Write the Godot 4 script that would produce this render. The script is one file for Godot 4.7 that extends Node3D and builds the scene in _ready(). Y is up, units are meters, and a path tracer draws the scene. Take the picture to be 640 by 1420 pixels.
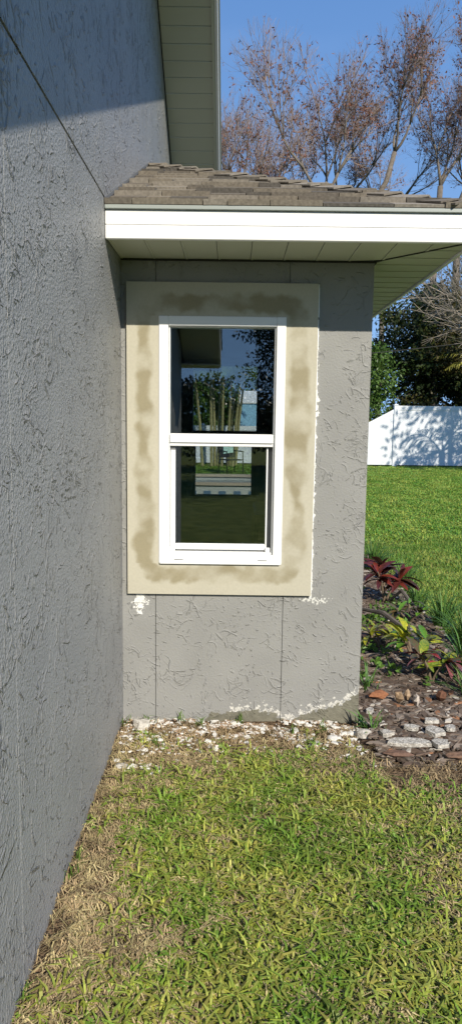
extends Node3D

const D := 3.58          # distance from the camera to the bay's front wall
const XW := -0.54        # plane of the gable wall
const FRONT := -3.155    # front edge of the bay's eave
const EAVE := 2.278      # underside of the fascia
const ROOF0 := Vector3(0, 2.414, -3.146)   # edge of the shingles
const APEX := Vector3(-0.54, 3.114, -4.84)
const CORNER := Vector3(1.02, 2.414, -3.146)
const BACK := -6.10      # outer face of the bay's far wall
const RIGHT := 0.653     # outer face of the bay's side wall
const RIDGE := Vector2(4.856, 4.517)         # (depth, height) of the main ridge
const NEAR_PITCH := 0.42
const FAR_PITCH := 0.627
const END := 0.5         # the gable wall ends this far behind the camera
const RAKE := -0.142     # outer face of the rake board

var rng := RandomNumberGenerator.new()
var M := {}
var taken := {}

# ------------------------------------------------------------------ helpers
func lin(r: float, g: float, b: float, a := 1.0) -> Color:
	return Color(r, g, b, a).linear_to_srgb()

func mat(c: Color, rough := 0.8, spec := 0.4) -> StandardMaterial3D:
	var m := StandardMaterial3D.new()
	m.albedo_color = c
	m.roughness = rough
	m.metallic_specular = spec
	return m

func leafmat(rough := 0.55, back := 0.5) -> StandardMaterial3D:
	var m := mat(Color.WHITE, rough, 0.35)
	m.vertex_color_use_as_albedo = true
	m.cull_mode = BaseMaterial3D.CULL_DISABLED
	if back > 0.0:
		m.backlight_enabled = true
		m.backlight = Color(back, back, back * 0.7)
	return m

func numbered(called: String) -> String:
	if not taken.has(called):
		taken[called] = 0
		return called
	taken[called] += 1
	return "%s_%03d" % [called, taken[called]]

func tag(o: Node, label: String, category: String, group := "") -> void:
	o.set_meta("label", label)
	o.set_meta("category", category)
	if group != "":
		o.set_meta("group", group)

func thing(called: String, label: String, category: String, at := Vector3.ZERO, turn := 0.0, group := "") -> Node3D:
	var o := Node3D.new()
	o.name = numbered(called)
	add_child(o, true)
	o.position = at
	o.rotation.y = turn
	tag(o, label, category, group)
	return o

func mb() -> SurfaceTool:
	var st := SurfaceTool.new()
	st.begin(Mesh.PRIMITIVE_TRIANGLES)
	st.set_smooth_group(-1)
	return st

func build(st: SurfaceTool, called: String, m: Material, parent: Node = null, smooth := false) -> MeshInstance3D:
	var o := MeshInstance3D.new()
	if smooth:
		st.index()
	st.generate_normals()
	o.mesh = st.commit()
	o.material_override = m
	if parent == null or parent == self:
		o.name = numbered(called)
		add_child(o, true)
	else:
		o.name = called
		parent.add_child(o, true)
	return o

func put(mesh: Mesh, called: String, m: Material, parent: Node, tr: Transform3D) -> MeshInstance3D:
	var o := MeshInstance3D.new()
	o.mesh = mesh
	o.material_override = m
	if parent == null:
		o.name = numbered(called)
		add_child(o, true)
	else:
		o.name = called
		parent.add_child(o, true)
	o.transform = tr
	return o

func tri(st: SurfaceTool, a: Vector3, b: Vector3, c: Vector3) -> void:
	st.add_vertex(a); st.add_vertex(b); st.add_vertex(c)

func quad(st: SurfaceTool, a: Vector3, b: Vector3, c: Vector3, d: Vector3) -> void:
	tri(st, a, b, c); tri(st, a, c, d)

func hexa(st: SurfaceTool, p: Array) -> void:   # p: four lower corners, then the four above them
	quad(st, p[0], p[1], p[2], p[3])
	quad(st, p[7], p[6], p[5], p[4])
	for k in 4:
		var j := (k + 1) % 4
		quad(st, p[k], p[k + 4], p[j + 4], p[j])

func bx(st: SurfaceTool, lo: Vector3, hi: Vector3) -> void:
	hexa(st, [Vector3(lo.x, lo.y, lo.z), Vector3(hi.x, lo.y, lo.z), Vector3(hi.x, lo.y, hi.z), Vector3(lo.x, lo.y, hi.z),
		Vector3(lo.x, hi.y, lo.z), Vector3(hi.x, hi.y, lo.z), Vector3(hi.x, hi.y, hi.z), Vector3(lo.x, hi.y, hi.z)])

func box(called: String, lo: Vector3, hi: Vector3, m: Material, parent: Node = null, bevel := 0.0) -> MeshInstance3D:
	var st := mb()
	if bevel > 0.0:
		bevelled(st, lo, hi, bevel)
	else:
		bx(st, lo, hi)
	return build(st, called, m, parent)

func bevelled(st: SurfaceTool, lo: Vector3, hi: Vector3, b: float) -> void:
	# a box whose twelve edges are cut off
	var c := (lo + hi) / 2.0
	var h := (hi - lo) / 2.0
	var ax := [Vector3.RIGHT, Vector3.UP, Vector3.BACK]
	for k in 3:
		var u: Vector3 = ax[k]
		var v: Vector3 = ax[(k + 1) % 3]
		var w: Vector3 = ax[(k + 2) % 3]
		var hu: float = h[k]
		var hv: float = h[(k + 1) % 3]
		var hw: float = h[(k + 2) % 3]
		for s in [-1.0, 1.0]:
			var f: Vector3 = c + u * hu * s
			var a := [f + v * (hv - b) + w * (hw - b), f - v * (hv - b) + w * (hw - b), f - v * (hv - b) - w * (hw - b), f + v * (hv - b) - w * (hw - b)]
			if s < 0.0:
				a.reverse()
			quad(st, a[0], a[1], a[2], a[3])
			for t in [-1.0, 1.0]:     # the cut between the u face and the v face
				var p: Vector3 = c + u * hu * s + v * (hv - b) * t
				var q: Vector3 = c + u * (hu - b) * s + v * hv * t
				var e := w * (hw - b)
				var g := [p + e, p - e, q - e, q + e]
				if s * t > 0.0:
					g.reverse()
				quad(st, g[0], g[1], g[2], g[3])
	for sx in [-1.0, 1.0]:
		for sy in [-1.0, 1.0]:
			for sz in [-1.0, 1.0]:
				var n := Vector3(sx, sy, sz)
				var a := c + n * h - Vector3(0, sy, sz) * b
				var d := c + n * h - Vector3(sx, 0, sz) * b
				var e := c + n * h - Vector3(sx, sy, 0) * b
				if sx * sy * sz > 0.0:
					tri(st, a, e, d)
				else:
					tri(st, a, d, e)

func prism_x(st: SurfaceTool, poly: Array, x0: float, x1: float) -> void:   # poly: Vector2(z, y)
	var n := poly.size()
	var pts := PackedVector2Array(poly)
	var ids := Geometry2D.triangulate_polygon(pts)
	for k in range(0, ids.size(), 3):
		var a: Vector2 = pts[ids[k]]
		var b: Vector2 = pts[ids[k + 1]]
		var c: Vector2 = pts[ids[k + 2]]
		tri(st, Vector3(x1, a.y, a.x), Vector3(x1, b.y, b.x), Vector3(x1, c.y, c.x))
		tri(st, Vector3(x0, a.y, a.x), Vector3(x0, c.y, c.x), Vector3(x0, b.y, b.x))
	for k in n:
		var a: Vector2 = poly[k]
		var b: Vector2 = poly[(k + 1) % n]
		quad(st, Vector3(x0, a.y, a.x), Vector3(x1, a.y, a.x), Vector3(x1, b.y, b.x), Vector3(x0, b.y, b.x))

func tube(st: SurfaceTool, pts: Array, radii: Array, sides := 5) -> void:
	var rings := []
	var side := Vector3.RIGHT
	for k in pts.size():
		var d: Vector3 = (pts[mini(k + 1, pts.size() - 1)] - pts[maxi(k - 1, 0)]).normalized()
		if k == 0:
			side = d.cross(Vector3(0.31, 0.2, 0.93)).normalized()
		side = (side - d * side.dot(d)).normalized()
		var up := d.cross(side)
		var ring := []
		for j in sides:
			var a := TAU * j / sides
			ring.append(pts[k] + (side * cos(a) + up * sin(a)) * radii[k])
		rings.append(ring)
	for k in pts.size() - 1:
		for j in sides:
			var i := (j + 1) % sides
			quad(st, rings[k][j], rings[k][i], rings[k + 1][i], rings[k + 1][j])
	for j in range(1, sides - 1):
		tri(st, rings[-1][0], rings[-1][j], rings[-1][j + 1])
		tri(st, rings[0][0], rings[0][j + 1], rings[0][j])

func noise(seed_: int, freq: float, oct := 4) -> FastNoiseLite:
	var n := FastNoiseLite.new()
	n.seed = seed_
	n.noise_type = FastNoiseLite.TYPE_SIMPLEX_SMOOTH
	n.frequency = freq
	n.fractal_octaves = oct
	return n

func two_tone(size: int, seed_: int, freq: float, oct: int, a: Color, b: Color, hard := 1.0) -> ImageTexture:
	# a and b are linear colours
	var src := noise(seed_, freq, oct).get_seamless_image(size, size)
	src.convert(Image.FORMAT_L8)
	var d := src.get_data()
	var out := PackedByteArray()
	out.resize(size * size * 3)
	var lut := PackedByteArray()
	for k in 256:
		var t := clampf((k / 255.0 - 0.5) * hard + 0.5, 0.0, 1.0)
		var c := a.lerp(b, t).linear_to_srgb()
		lut.append(int(c.r * 255.0)); lut.append(int(c.g * 255.0)); lut.append(int(c.b * 255.0))
	for k in d.size():
		var v := d[k] * 3
		out[k * 3] = lut[v]; out[k * 3 + 1] = lut[v + 1]; out[k * 3 + 2] = lut[v + 2]
	return ImageTexture.create_from_image(Image.create_from_data(size, size, false, Image.FORMAT_RGB8, out))

func height_tex(size: int, seed_: int, freq: float, oct: int) -> ImageTexture:
	var src := noise(seed_, freq, oct).get_seamless_image(size, size)
	src.convert(Image.FORMAT_L8)
	src.convert(Image.FORMAT_RF)
	return ImageTexture.create_from_image(src)

func triplanar(m: StandardMaterial3D, per_metre: float) -> StandardMaterial3D:
	m.uv1_triplanar = true
	m.uv1_world_triplanar = true
	m.uv1_scale = Vector3.ONE * per_metre
	return m

func relief(m: StandardMaterial3D, t: Texture2D, cm: float) -> StandardMaterial3D:
	m.heightmap_enabled = true
	m.heightmap_texture = t
	m.heightmap_scale = cm
	return m

func stucco(w: int, h: int, seed_: int, strokes: int, base: float, spread: float, lens: Vector2, widths: Vector2, grain: float) -> ImageTexture:
	# skip-trowel relief: curved laps of plaster with one steep and one gentle side
	var r := RandomNumberGenerator.new()
	r.seed = seed_
	var field := noise(seed_ + 5, 0.0016, 2)
	var gaps := noise(seed_ + 9, 0.035, 3)
	var fine := noise(seed_ + 13, 0.09, 4).get_seamless_image(w, h)
	fine.convert(Image.FORMAT_L8)
	var fd := fine.get_data()
	var H := PackedFloat32Array()
	H.resize(w * h)
	for k in w * h:
		H[k] = fd[k] * grain
	var patchy := noise(seed_ + 17, 0.006, 3)
	var left := 0
	var cx := 0.0
	var cy := 0.0
	var ca := 0.0
	var cc := 0.0
	var cf := 1.0
	for s in strokes:
		if left <= 0:      # the next sweep of the trowel: a few laps side by side
			left = 2 + r.randi() % 6
			cx = r.randf() * w
			cy = r.randf() * h
			ca = base + field.get_noise_2d(cx, cy) * 2.2 + r.randfn(0.0, spread)
			cc = r.randfn(0.0, 0.007)
			cf = -1.0 if r.randf() < 0.25 else 1.0
		left -= 1
		cx += -sin(ca) * r.randf_range(7.0, 26.0) + r.randfn(0.0, 12.0)
		cy += cos(ca) * r.randf_range(7.0, 26.0) + r.randfn(0.0, 12.0)
		var x := cx
		var y := cy
		var ang := ca + r.randfn(0.0, 0.16)
		var curv := cc + r.randfn(0.0, 0.003)
		var n := int(r.randf_range(lens.x, lens.y) * (0.35 if r.randf() < 0.45 else 1.0))
		var amp := pow(r.randf(), 1.5) * 0.85 + 0.15
		var wide := r.randf_range(widths.x, widths.y)
		var flip := cf
		for k in n:
			ang += curv + r.randfn(0.0, 0.085)
			x += cos(ang) * 0.8
			y += sin(ang) * 0.8
			var t := float(k) / n
			var a := amp * minf(1.0, 6.0 * t * (1.0 - t)) * clampf(gaps.get_noise_2d(x, y) * 2.0 + patchy.get_noise_2d(x, y) * 1.6 + 0.62, 0.0, 1.0)
			if a < 0.05:
				continue
			var px := -sin(ang) * flip
			var py := cos(ang) * flip
			var ww := int(wide * (0.5 + a * 0.6))
			for i in range(-2, ww):
				var v := a * (1.0 + i * 0.4) if i < 0 else a * (1.0 - float(i) / ww)
				var at := posmod(int(y + py * i), h) * w + posmod(int(x + px * i), w)
				if H[at] < v:
					H[at] = v
	return ImageTexture.create_from_image(Image.create_from_data(w, h, false, Image.FORMAT_RF, H.to_byte_array()))

func bay_wall_colours() -> ImageTexture:
	# paint, bare cement at the foot and white spalled edges: covers x -0.54..0.66, y 0..2.4
	var w := 600
	var h := 1200
	var im := Image.create(w, h, false, Image.FORMAT_RGB8)
	var n1 := noise(3, 2.6, 3)
	var n2 := noise(4, 26.0, 3)
	var n3 := noise(6, 70.0, 2)
	var edge := Curve.new()
	edge.bake_resolution = 200
	edge.max_value = 1.0
	for p in [[-0.14, 0.0], [-0.10, 0.058], [0.1, 0.075], [0.2, 0.068], [0.30, 0.018], [0.36, 0.05], [0.447, 0.085], [0.55, 0.11], [0.62, 0.15], [0.66, 0.19]]:
		edge.add_point(Vector2(p[0] + 0.2, p[1]))
	for j in h:
		var y := 2.4 * (1.0 - (j + 0.5) / h)
		for i in w:
			var x := -0.54 + 1.2 * (i + 0.5) / w
			var a := n1.get_noise_2d(x, y)
			var c := Color(0.262, 0.262, 0.252) * (1.0 + 0.10 * a)
			if y < 0.30:
				var b := n2.get_noise_2d(x, y)
				var f := n3.get_noise_2d(x, y)
				if x > -0.14:
					var e := edge.sample_baked(x + 0.2) + b * 0.020
					if y < e:
						c = Color(0.165, 0.158, 0.122) * (1.0 + 0.25 * b + 0.15 * a)
					elif y < e + 0.022 + 0.04 * b and x > 0.0 and b + f * 0.8 > -0.05 - (0.35 if x > 0.5 else 0.0):
						c = Color(0.52, 0.51, 0.47) * (1.0 + 0.35 * f)
				if y < 0.035 + 0.02 * b and x < -0.14:
					c = c.lerp(Color(0.4, 0.39, 0.35), clampf(f * 2.0 + 0.2, 0.0, 1.0))
			elif y < 0.70:
				var f2 := n3.get_noise_2d(x, y)
				var b2 := n2.get_noise_2d(x * 0.8, y)
				var r := Vector2((x + 0.452) / 0.034, (y - 0.632) / 0.06).length()
				if r + b2 * 1.0 + f2 * 0.7 < 0.72:
					c = Color(0.72, 0.72, 0.69)
				var q := Vector2((x - 0.42) / 0.07, (y - 0.652) / 0.016).length()
				if q + b2 * 0.9 + f2 * 1.2 < 0.55:
					c = Color(0.62, 0.62, 0.58)
			if x > 0.388 and x < 0.418 and y > 0.66 and y < 1.98:
				var s := n2.get_noise_2d(x * 1.4, y)
				if x < 0.399 + s * 0.016 + (0.012 if absf(y - 1.62) < 0.06 else 0.0) and s > -0.28:
					c = Color(0.70, 0.70, 0.66)
			im.set_pixel(i, j, c.linear_to_srgb())
	return ImageTexture.create_from_image(im)

func surround_colours() -> ImageTexture:
	# pale board with a damp tan band dried unevenly around the window: covers x -0.52..0.41, y 0.67..2.20
	var w := 420
	var h := 690
	var im := Image.create(w, h, false, Image.FORMAT_RGB8)
	var n1 := noise(21, 3.2, 3)
	var n2 := noise(22, 11.0, 4)
	var n3 := noise(23, 60.0, 2)
	for j in h:
		var y := 2.20 - 1.53 * (j + 0.5) / h
		for i in w:
			var x := -0.52 + 0.93 * (i + 0.5) / w
			var a := n1.get_noise_2d(x, y)
			var b := n2.get_noise_2d(x, y)
			# distance outside the window's edge
			var dx := maxf(-0.36 - x, x - 0.246)
			var dy := maxf(0.833 - y, y - 2.025)
			var d := maxf(dx, dy)
			if dx > 0.0 and dy > 0.0:
				d = Vector2(dx, dy).length()
			var mid := 0.056 + 0.022 * a
			var half := 0.044 + 0.020 * n1.get_noise_2d(x + 7.0, y * 1.5)
			if x < -0.3:
				mid += 0.012
				half += 0.014 * smoothstep(1.45, 1.1, y) + 0.014 * exp(-pow((y - 1.55) / 0.09, 2.0)) - 0.012
			if x > 0.2:
				half += 0.022 * exp(-pow((y - 1.47) / 0.19, 2.0)) + 0.020 * smoothstep(1.08, 0.92, y) - 0.022 * exp(-pow((y - 1.15) / 0.1, 2.0)) - 0.006
				mid += 0.006
			if dy > 0.0 and y < 0.9:
				mid = 0.05 + 0.012 * a
				half = 0.040 + 0.012 * b
			if dy > 0.0 and y > 2.0:
				mid = 0.06 + 0.012 * a
				half = 0.040 + 0.012 * b
			var m := smoothstep(0.016, -0.016, absf(d - mid) - half - b * 0.008) * clampf(0.72 + 0.3 * b + 1.1 * n1.get_noise_2d(x * 0.9 + 3.0, y * 1.3 + 5.0), 0.12, 1.0)
			var c := Color(0.462, 0.437, 0.352).lerp(Color(0.285, 0.252, 0.165), m * 0.95)
			c *= 1.0 + 0.05 * a + 0.05 * n3.get_noise_2d(x, y)
			im.set_pixel(i, j, c.linear_to_srgb())
	return ImageTexture.create_from_image(im)

func uvbox(st: SurfaceTool, lo: Vector3, hi: Vector3, org: Vector2, span: Vector2) -> void:
	# a box whose uv follows x and y
	var c := []
	for k in 8:
		c.append(Vector3(hi.x if k & 1 else lo.x, hi.y if k & 2 else lo.y, hi.z if k & 4 else lo.z))
	for f in [[4, 6, 7, 5], [1, 3, 2, 0], [5, 7, 3, 1], [0, 2, 6, 4], [6, 2, 3, 7], [0, 4, 5, 1]]:
		for t in [[0, 1, 2], [0, 2, 3]]:
			for k in t:
				var v: Vector3 = c[f[k]]
				st.set_uv(Vector2((v.x - org.x) / span.x, 1.0 - (v.y - org.y) / span.y))
				st.add_vertex(v)

# ------------------------------------------------------------------ scene
func _ready() -> void:
	rng.seed = 11
	view_and_light()
	materials()
	ground()
	house()
	fence()
	trees()
	far_yard()
	lawn()
	bed()
	print("built")

func view_and_light() -> void:
	var cam := Camera3D.new()
	cam.position = Vector3(0, 1.55, 0)
	cam.rotation = Vector3(-0.12739, 0.00162, 0.01286)
	cam.fov = 69.73
	cam.near = 0.05
	cam.far = 1500.0
	add_child(cam)
	cam.current = true
	var env := Environment.new()
	env.background_mode = Environment.BG_SKY
	var sm := ProceduralSkyMaterial.new()
	sm.sky_top_color = lin(0.058, 0.172, 0.46)
	sm.sky_horizon_color = lin(0.31, 0.54, 0.90)
	sm.sky_curve = 0.27
	sm.ground_bottom_color = lin(0.08, 0.09, 0.05)
	sm.ground_horizon_color = lin(0.25, 0.3, 0.3)
	sm.sun_angle_max = 12.0
	var clouds := noise(77, 0.004, 5)
	var cim := Image.create(1024, 512, false, Image.FORMAT_RGBA8)
	for j in 256:
		for i in 1024:
			var v := clouds.get_noise_3d(cos(TAU * i / 1024.0) * 75.0, sin(TAU * i / 1024.0) * 75.0 + j * 0.8, j * 2.6)
			cim.set_pixel(i, j, Color(1, 1, 1, clampf((v - 0.05) * 0.22, 0.0, 0.07)))
	sm.sky_cover = ImageTexture.create_from_image(cim)
	var sky := Sky.new()
	sky.sky_material = sm
	env.sky = sky
	env.tonemap_mode = Environment.TONE_MAPPER_LINEAR
	env.tonemap_exposure = 1.15
	env.sdfgi_enabled = true
	env.ssao_enabled = true
	env.ssil_enabled = true
	var we := WorldEnvironment.new()
	we.environment = env
	add_child(we)
	var sun := DirectionalLight3D.new()
	sun.basis = Basis.looking_at(-Vector3(0.45, 0.735, 1.0).normalized())
	sun.light_energy = 1.6
	sun.light_color = Color(1.0, 0.965, 0.90)
	sun.light_angular_distance = 0.53
	sun.shadow_enabled = true
	add_child(sun)

func materials() -> void:
	M.white = mat(lin(0.80, 0.80, 0.79), 0.45, 0.45)
	M.vinyl = mat(lin(0.80, 0.81, 0.81), 0.35, 0.5)
	M.soffit = mat(lin(0.56, 0.57, 0.47), 0.6, 0.4)
	M.soffit_back = mat(lin(0.12, 0.12, 0.10), 0.8)
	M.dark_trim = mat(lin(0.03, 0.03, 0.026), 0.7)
	M.drip = mat(lin(0.30, 0.33, 0.31), 0.4, 0.5)
	M.track = mat(lin(0.16, 0.165, 0.17), 0.6)
	M.core = mat(lin(0.12, 0.12, 0.115), 0.9)
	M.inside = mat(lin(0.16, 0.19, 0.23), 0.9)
	M.inside_floor = mat(lin(0.10, 0.085, 0.07), 0.6)
	M.glass = mat(Color(0.03, 0.04, 0.05, 0.10), 0.0, 0.5)
	M.glass.transparency = BaseMaterial3D.TRANSPARENCY_ALPHA
	# coated pane of the near window
	M.coated = mat(Color(0.80, 0.86, 0.88, 0.0), 0.0, 0.5)
	M.coated.transparency = BaseMaterial3D.TRANSPARENCY_ALPHA
	M.coated.refraction_enabled = true
	M.coated.refraction_scale = 0.11
	# the two stuccoes: one for the gable wall, repeated every 2.6 m, one cut for the bay
	M.gable = mat(Color.WHITE, 0.5, 0.5)
	M.gable.albedo_texture = two_tone(512, 31, 0.012, 3, Color(0.255, 0.257, 0.255), Color(0.295, 0.296, 0.290))
	relief(M.gable, stucco(2048, 2048, 41, 8200, 1.2, 0.5, Vector2(40, 230), Vector2(4, 12), 0.0010), 1.5)
	triplanar(M.gable, 1.0 / 2.6)
	M.bay = mat(Color.WHITE, 0.68, 0.4)
	M.bay.albedo_texture = bay_wall_colours()
	relief(M.bay, stucco(1024, 2048, 43, 3600, 0.35, 0.4, Vector2(40, 190), Vector2(4, 11), 0.0008), 0.5)
	M.surround = mat(Color.WHITE, 0.85, 0.3)
	M.surround.albedo_texture = surround_colours()
	M.grain_h = height_tex(512, 51, 0.05, 4)
	M.shingle = []
	for c in [[0.215, 0.19, 0.155], [0.165, 0.147, 0.124], [0.26, 0.235, 0.20], [0.125, 0.115, 0.102]]:
		var m := mat(Color.WHITE, 0.95, 0.2)
		var k := Color(c[0], c[1], c[2])
		m.albedo_texture = two_tone(256, 61 + M.shingle.size(), 0.10, 3, k * 0.62, k * 1.35)
		relief(m, M.grain_h, 0.12)
		triplanar(m, 2.0)
		M.shingle.append(m)
	M.soil = mat(Color.WHITE, 0.95, 0.15)
	M.soil.albedo_texture = two_tone(1024, 71, 0.02, 5, Color(0.07, 0.046, 0.028), Color(0.235, 0.165, 0.105), 1.3)
	relief(M.soil, height_tex(1024, 72, 0.035, 5), 2.0)
	triplanar(M.soil, 1.1)
	M.bed = mat(Color.WHITE, 0.95, 0.15)
	M.bed.albedo_texture = two_tone(512, 73, 0.03, 5, Color(0.028, 0.019, 0.014), Color(0.10, 0.07, 0.05), 1.4)
	relief(M.bed, height_tex(512, 74, 0.05, 5), 2.5)
	triplanar(M.bed, 1.6)
	M.far_ground = mat(Color.WHITE, 0.95, 0.1)
	M.far_ground.albedo_texture = two_tone(512, 75, 0.02, 5, Color(0.06, 0.085, 0.018), Color(0.15, 0.17, 0.045), 1.2)
	triplanar(M.far_ground, 0.35)
	M.grass = leafmat(0.5, 0.45)
	M.leaf = leafmat(0.45, 0.45)
	M.straw = leafmat(0.8, 0.15)
	M.bark = mat(Color.WHITE, 0.9, 0.2)
	M.bark.albedo_texture = two_tone(256, 81, 0.03, 4, Color(0.095, 0.08, 0.066), Color(0.25, 0.215, 0.18))
	triplanar(M.bark, 0.8)
	M.twig = mat(lin(0.33, 0.255, 0.22), 0.9, 0.2)
	M.chip = leafmat(0.9, 0.0)
	M.stone = mat(Color.WHITE, 0.9, 0.25)
	M.stone.albedo_texture = two_tone(256, 83, 0.04, 4, Color(0.24, 0.22, 0.19), Color(0.66, 0.63, 0.57), 1.3)
	relief(M.stone, M.grain_h, 0.5)
	triplanar(M.stone, 4.0)

# ------------------------------------------------------------------ ground
func ground() -> void:
	var st := mb()
	quad(st, Vector3(-500, -0.012, -900), Vector3(500, -0.012, -900), Vector3(500, -0.012, 300), Vector3(-500, -0.012, 300))
	build(st, "ground", M.far_ground).set_meta("kind", "structure")
	# soil shown between the grass close to the house
	var s2 := mb()
	sheet(s2, Rect2(-0.56, -3.60, 2.6, 4.2), 0.05, 0.004, 0.018, 5)
	build(s2, "soil", M.soil, null, true).set_meta("kind", "structure")
	var s3 := mb()
	sheet(s3, Rect2(0.62, -8.4, 1.0, 5.35), 0.05, 0.0, 0.05, 6, true)
	build(s3, "garden_bed", M.bed, null, true).set_meta("kind", "structure")

func sheet(st: SurfaceTool, r: Rect2, cell: float, y0: float, bump: float, seed_: int, mound := false) -> void:
	var n := noise(seed_, 1.6, 3)
	var nx := int(r.size.x / cell)
	var nz := int(r.size.y / cell)
	st.set_smooth_group(0)
	for j in nz:
		for i in nx:
			var p := []
			for o in [[0, 0], [1, 0], [1, 1], [0, 1]]:
				var x: float = r.position.x + (i + o[0]) * cell
				var z: float = r.position.y + (j + o[1]) * cell
				var lift := 1.0
				if mound:
					lift = smoothstep(0.0, 0.22, minf(r.end.x - x, minf(r.end.y - z, z - r.position.y)))
				p.append(Vector3(x, y0 + bump * lift * (0.65 + 0.35 * n.get_noise_2d(x, z)), z))
			quad(st, p[0], p[1], p[2], p[3])

# ------------------------------------------------------------------ house
func rake_y(d: float) -> float:
	return RIDGE.y - (NEAR_PITCH * (RIDGE.x - d) if d < RIDGE.x else FAR_PITCH * (d - RIDGE.x))

func house() -> void:
	var h := thing("house", "grey stucco house with gable wall, small hip roofed bay and white eaves", "house")
	gable(h)
	bay_walls(h)
	bay_eaves(h)
	bay_roof(h)
	main_roof(h)
	window(h)
	room(h)

func part(called: String, parent: Node) -> Node3D:
	var o := Node3D.new()
	o.name = called
	parent.add_child(o, true)
	return o

func gable(h: Node3D) -> void:
	# depths run from behind the camera (-END) to the far end
	var g := part("gable_wall", h)
	var st := mb()
	prism_x(st, [Vector2(END, 0.0), Vector2(END, rake_y(-END)), Vector2(-RIDGE.x, RIDGE.y), Vector2(-8.3, rake_y(8.3)), Vector2(-8.3, 0.0)], XW - 0.15, XW - 0.016)
	build(st, "wall_core", M.core, g)
	var cuts := [-END, 0.575, 1.795, 3.58, 4.235, 5.455, 6.675, 8.3]
	for k in cuts.size() - 1:
		var a: float = cuts[k] + (0.0 if k == 0 else 0.0015)
		var b: float = cuts[k + 1] - 0.0015
		var lo := mb()
		prism_x(lo, [Vector2(-a, -0.06), Vector2(-a, minf(2.437, rake_y(a))), Vector2(-b, minf(2.437, rake_y(b))), Vector2(-b, -0.06)], XW - 0.016, XW)
		if a < 3.5:
			build(lo, "wall_panel", M.gable, g)
		if rake_y(maxf(a, minf(b, RIDGE.x))) > 2.6 or rake_y(a) > 2.6:
			var up := [Vector2(-a, 2.444), Vector2(-a, maxf(2.45, rake_y(a)))]
			if a < RIDGE.x and b > RIDGE.x:
				up.append(Vector2(-RIDGE.x, RIDGE.y))
			up.append(Vector2(-b, maxf(2.45, rake_y(b))))
			up.append(Vector2(-b, 2.444))
			var st2 := mb()
			prism_x(st2, up, XW - 0.016, XW + 0.002)
			build(st2, "wall_panel", M.gable, g)
		if k > 0 and cuts[k] < 3.5:   # bead of caulk over the joint
			var cb := mb()
			bevelled(cb, Vector3(XW - 0.004, -0.02, -cuts[k] - 0.003), Vector3(XW + 0.0007, 2.437, -cuts[k] + 0.003), 0.0006)
			build(cb, "caulk_bead", M.gable, g)

func bay_walls(h: Node3D) -> void:
	var w := part("bay_wall", h)
	var org := Vector2(-0.54, 0.0)
	var span := Vector2(1.2, 2.4)
	# core of the front wall round the window opening
	var st := mb()
	var zf := -D - 0.014
	var zb := -D - 0.12
	bx(st, Vector3(XW, -0.05, zb), Vector3(-0.345, 2.36, zf))
	bx(st, Vector3(0.231, -0.05, zb), Vector3(RIGHT - 0.014, 2.36, zf))
	bx(st, Vector3(-0.345, -0.05, zb), Vector3(0.231, 0.846, zf))
	bx(st, Vector3(-0.345, 2.01, zb), Vector3(0.231, 2.36, zf))
	build(st, "wall_core", M.core, w)
	var z0 := -D - 0.014
	for b in [[-0.54, -0.3765, -0.05, 2.32], [-0.3735, 0.2565, -0.05, 0.846], [-0.3735, 0.2565, 2.01, 2.32], [-0.3735, -0.345, 0.846, 2.01], [0.231, 0.2565, 0.846, 2.01], [0.2595, RIGHT, -0.05, 2.32]]:
		var p := mb()
		uvbox(p, Vector3(b[0], b[2], z0), Vector3(b[1], b[3], -D), org, span)
		build(p, "wall_panel", M.bay, w)
	# side wall, and the far wall round its window
	var s := mb()
	bx(s, Vector3(RIGHT - 0.014, -0.05, BACK), Vector3(RIGHT, 2.32, z0))
	build(s, "side_panel", M.gable, w)
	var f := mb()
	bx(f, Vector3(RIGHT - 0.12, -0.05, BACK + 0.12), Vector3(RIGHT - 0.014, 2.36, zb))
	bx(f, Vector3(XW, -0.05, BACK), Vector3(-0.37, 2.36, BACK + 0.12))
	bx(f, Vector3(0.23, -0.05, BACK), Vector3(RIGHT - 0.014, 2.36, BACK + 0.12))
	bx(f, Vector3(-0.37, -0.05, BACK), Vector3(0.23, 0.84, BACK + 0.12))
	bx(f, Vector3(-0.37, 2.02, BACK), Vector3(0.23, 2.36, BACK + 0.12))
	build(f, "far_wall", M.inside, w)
	# the board round the window
	var b2 := mb()
	var o2 := Vector2(-0.52, 0.67)
	var s2 := Vector2(0.93, 1.53)
	var zs := -D + 0.0195
	var za := -D + 0.001
	uvbox(b2, Vector3(-0.511, 0.68, za), Vector3(-0.345, 2.18, zs), o2, s2)
	uvbox(b2, Vector3(0.231, 0.68, za), Vector3(0.3935, 2.18, zs), o2, s2)
	uvbox(b2, Vector3(-0.345, 0.68, za), Vector3(0.231, 0.846, zs), o2, s2)
	uvbox(b2, Vector3(-0.345, 2.01, za), Vector3(0.231, 2.18, zs), o2, s2)
	var sb := build(b2, "window_surround", M.surround, h)
	sb.set_meta("label", "pale tan board round the window with damp patches")
	# ragged white caulk along the board's edge
	var c := mb()
	var y := 0.69
	while y < 2.175:
		var l := rng.randf_range(0.02, 0.07)
		bx(c, Vector3(0.3937, y, -D + 0.001), Vector3(0.3937 + rng.randf_range(0.002, 0.006), minf(y + l, 2.178), -D + rng.randf_range(0.009, 0.017)))
		y += l + (rng.randf_range(0.0, 0.02) if rng.randf() < 0.4 else 0.0)
	build(c, "caulk_bead", M.white, sb)

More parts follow.
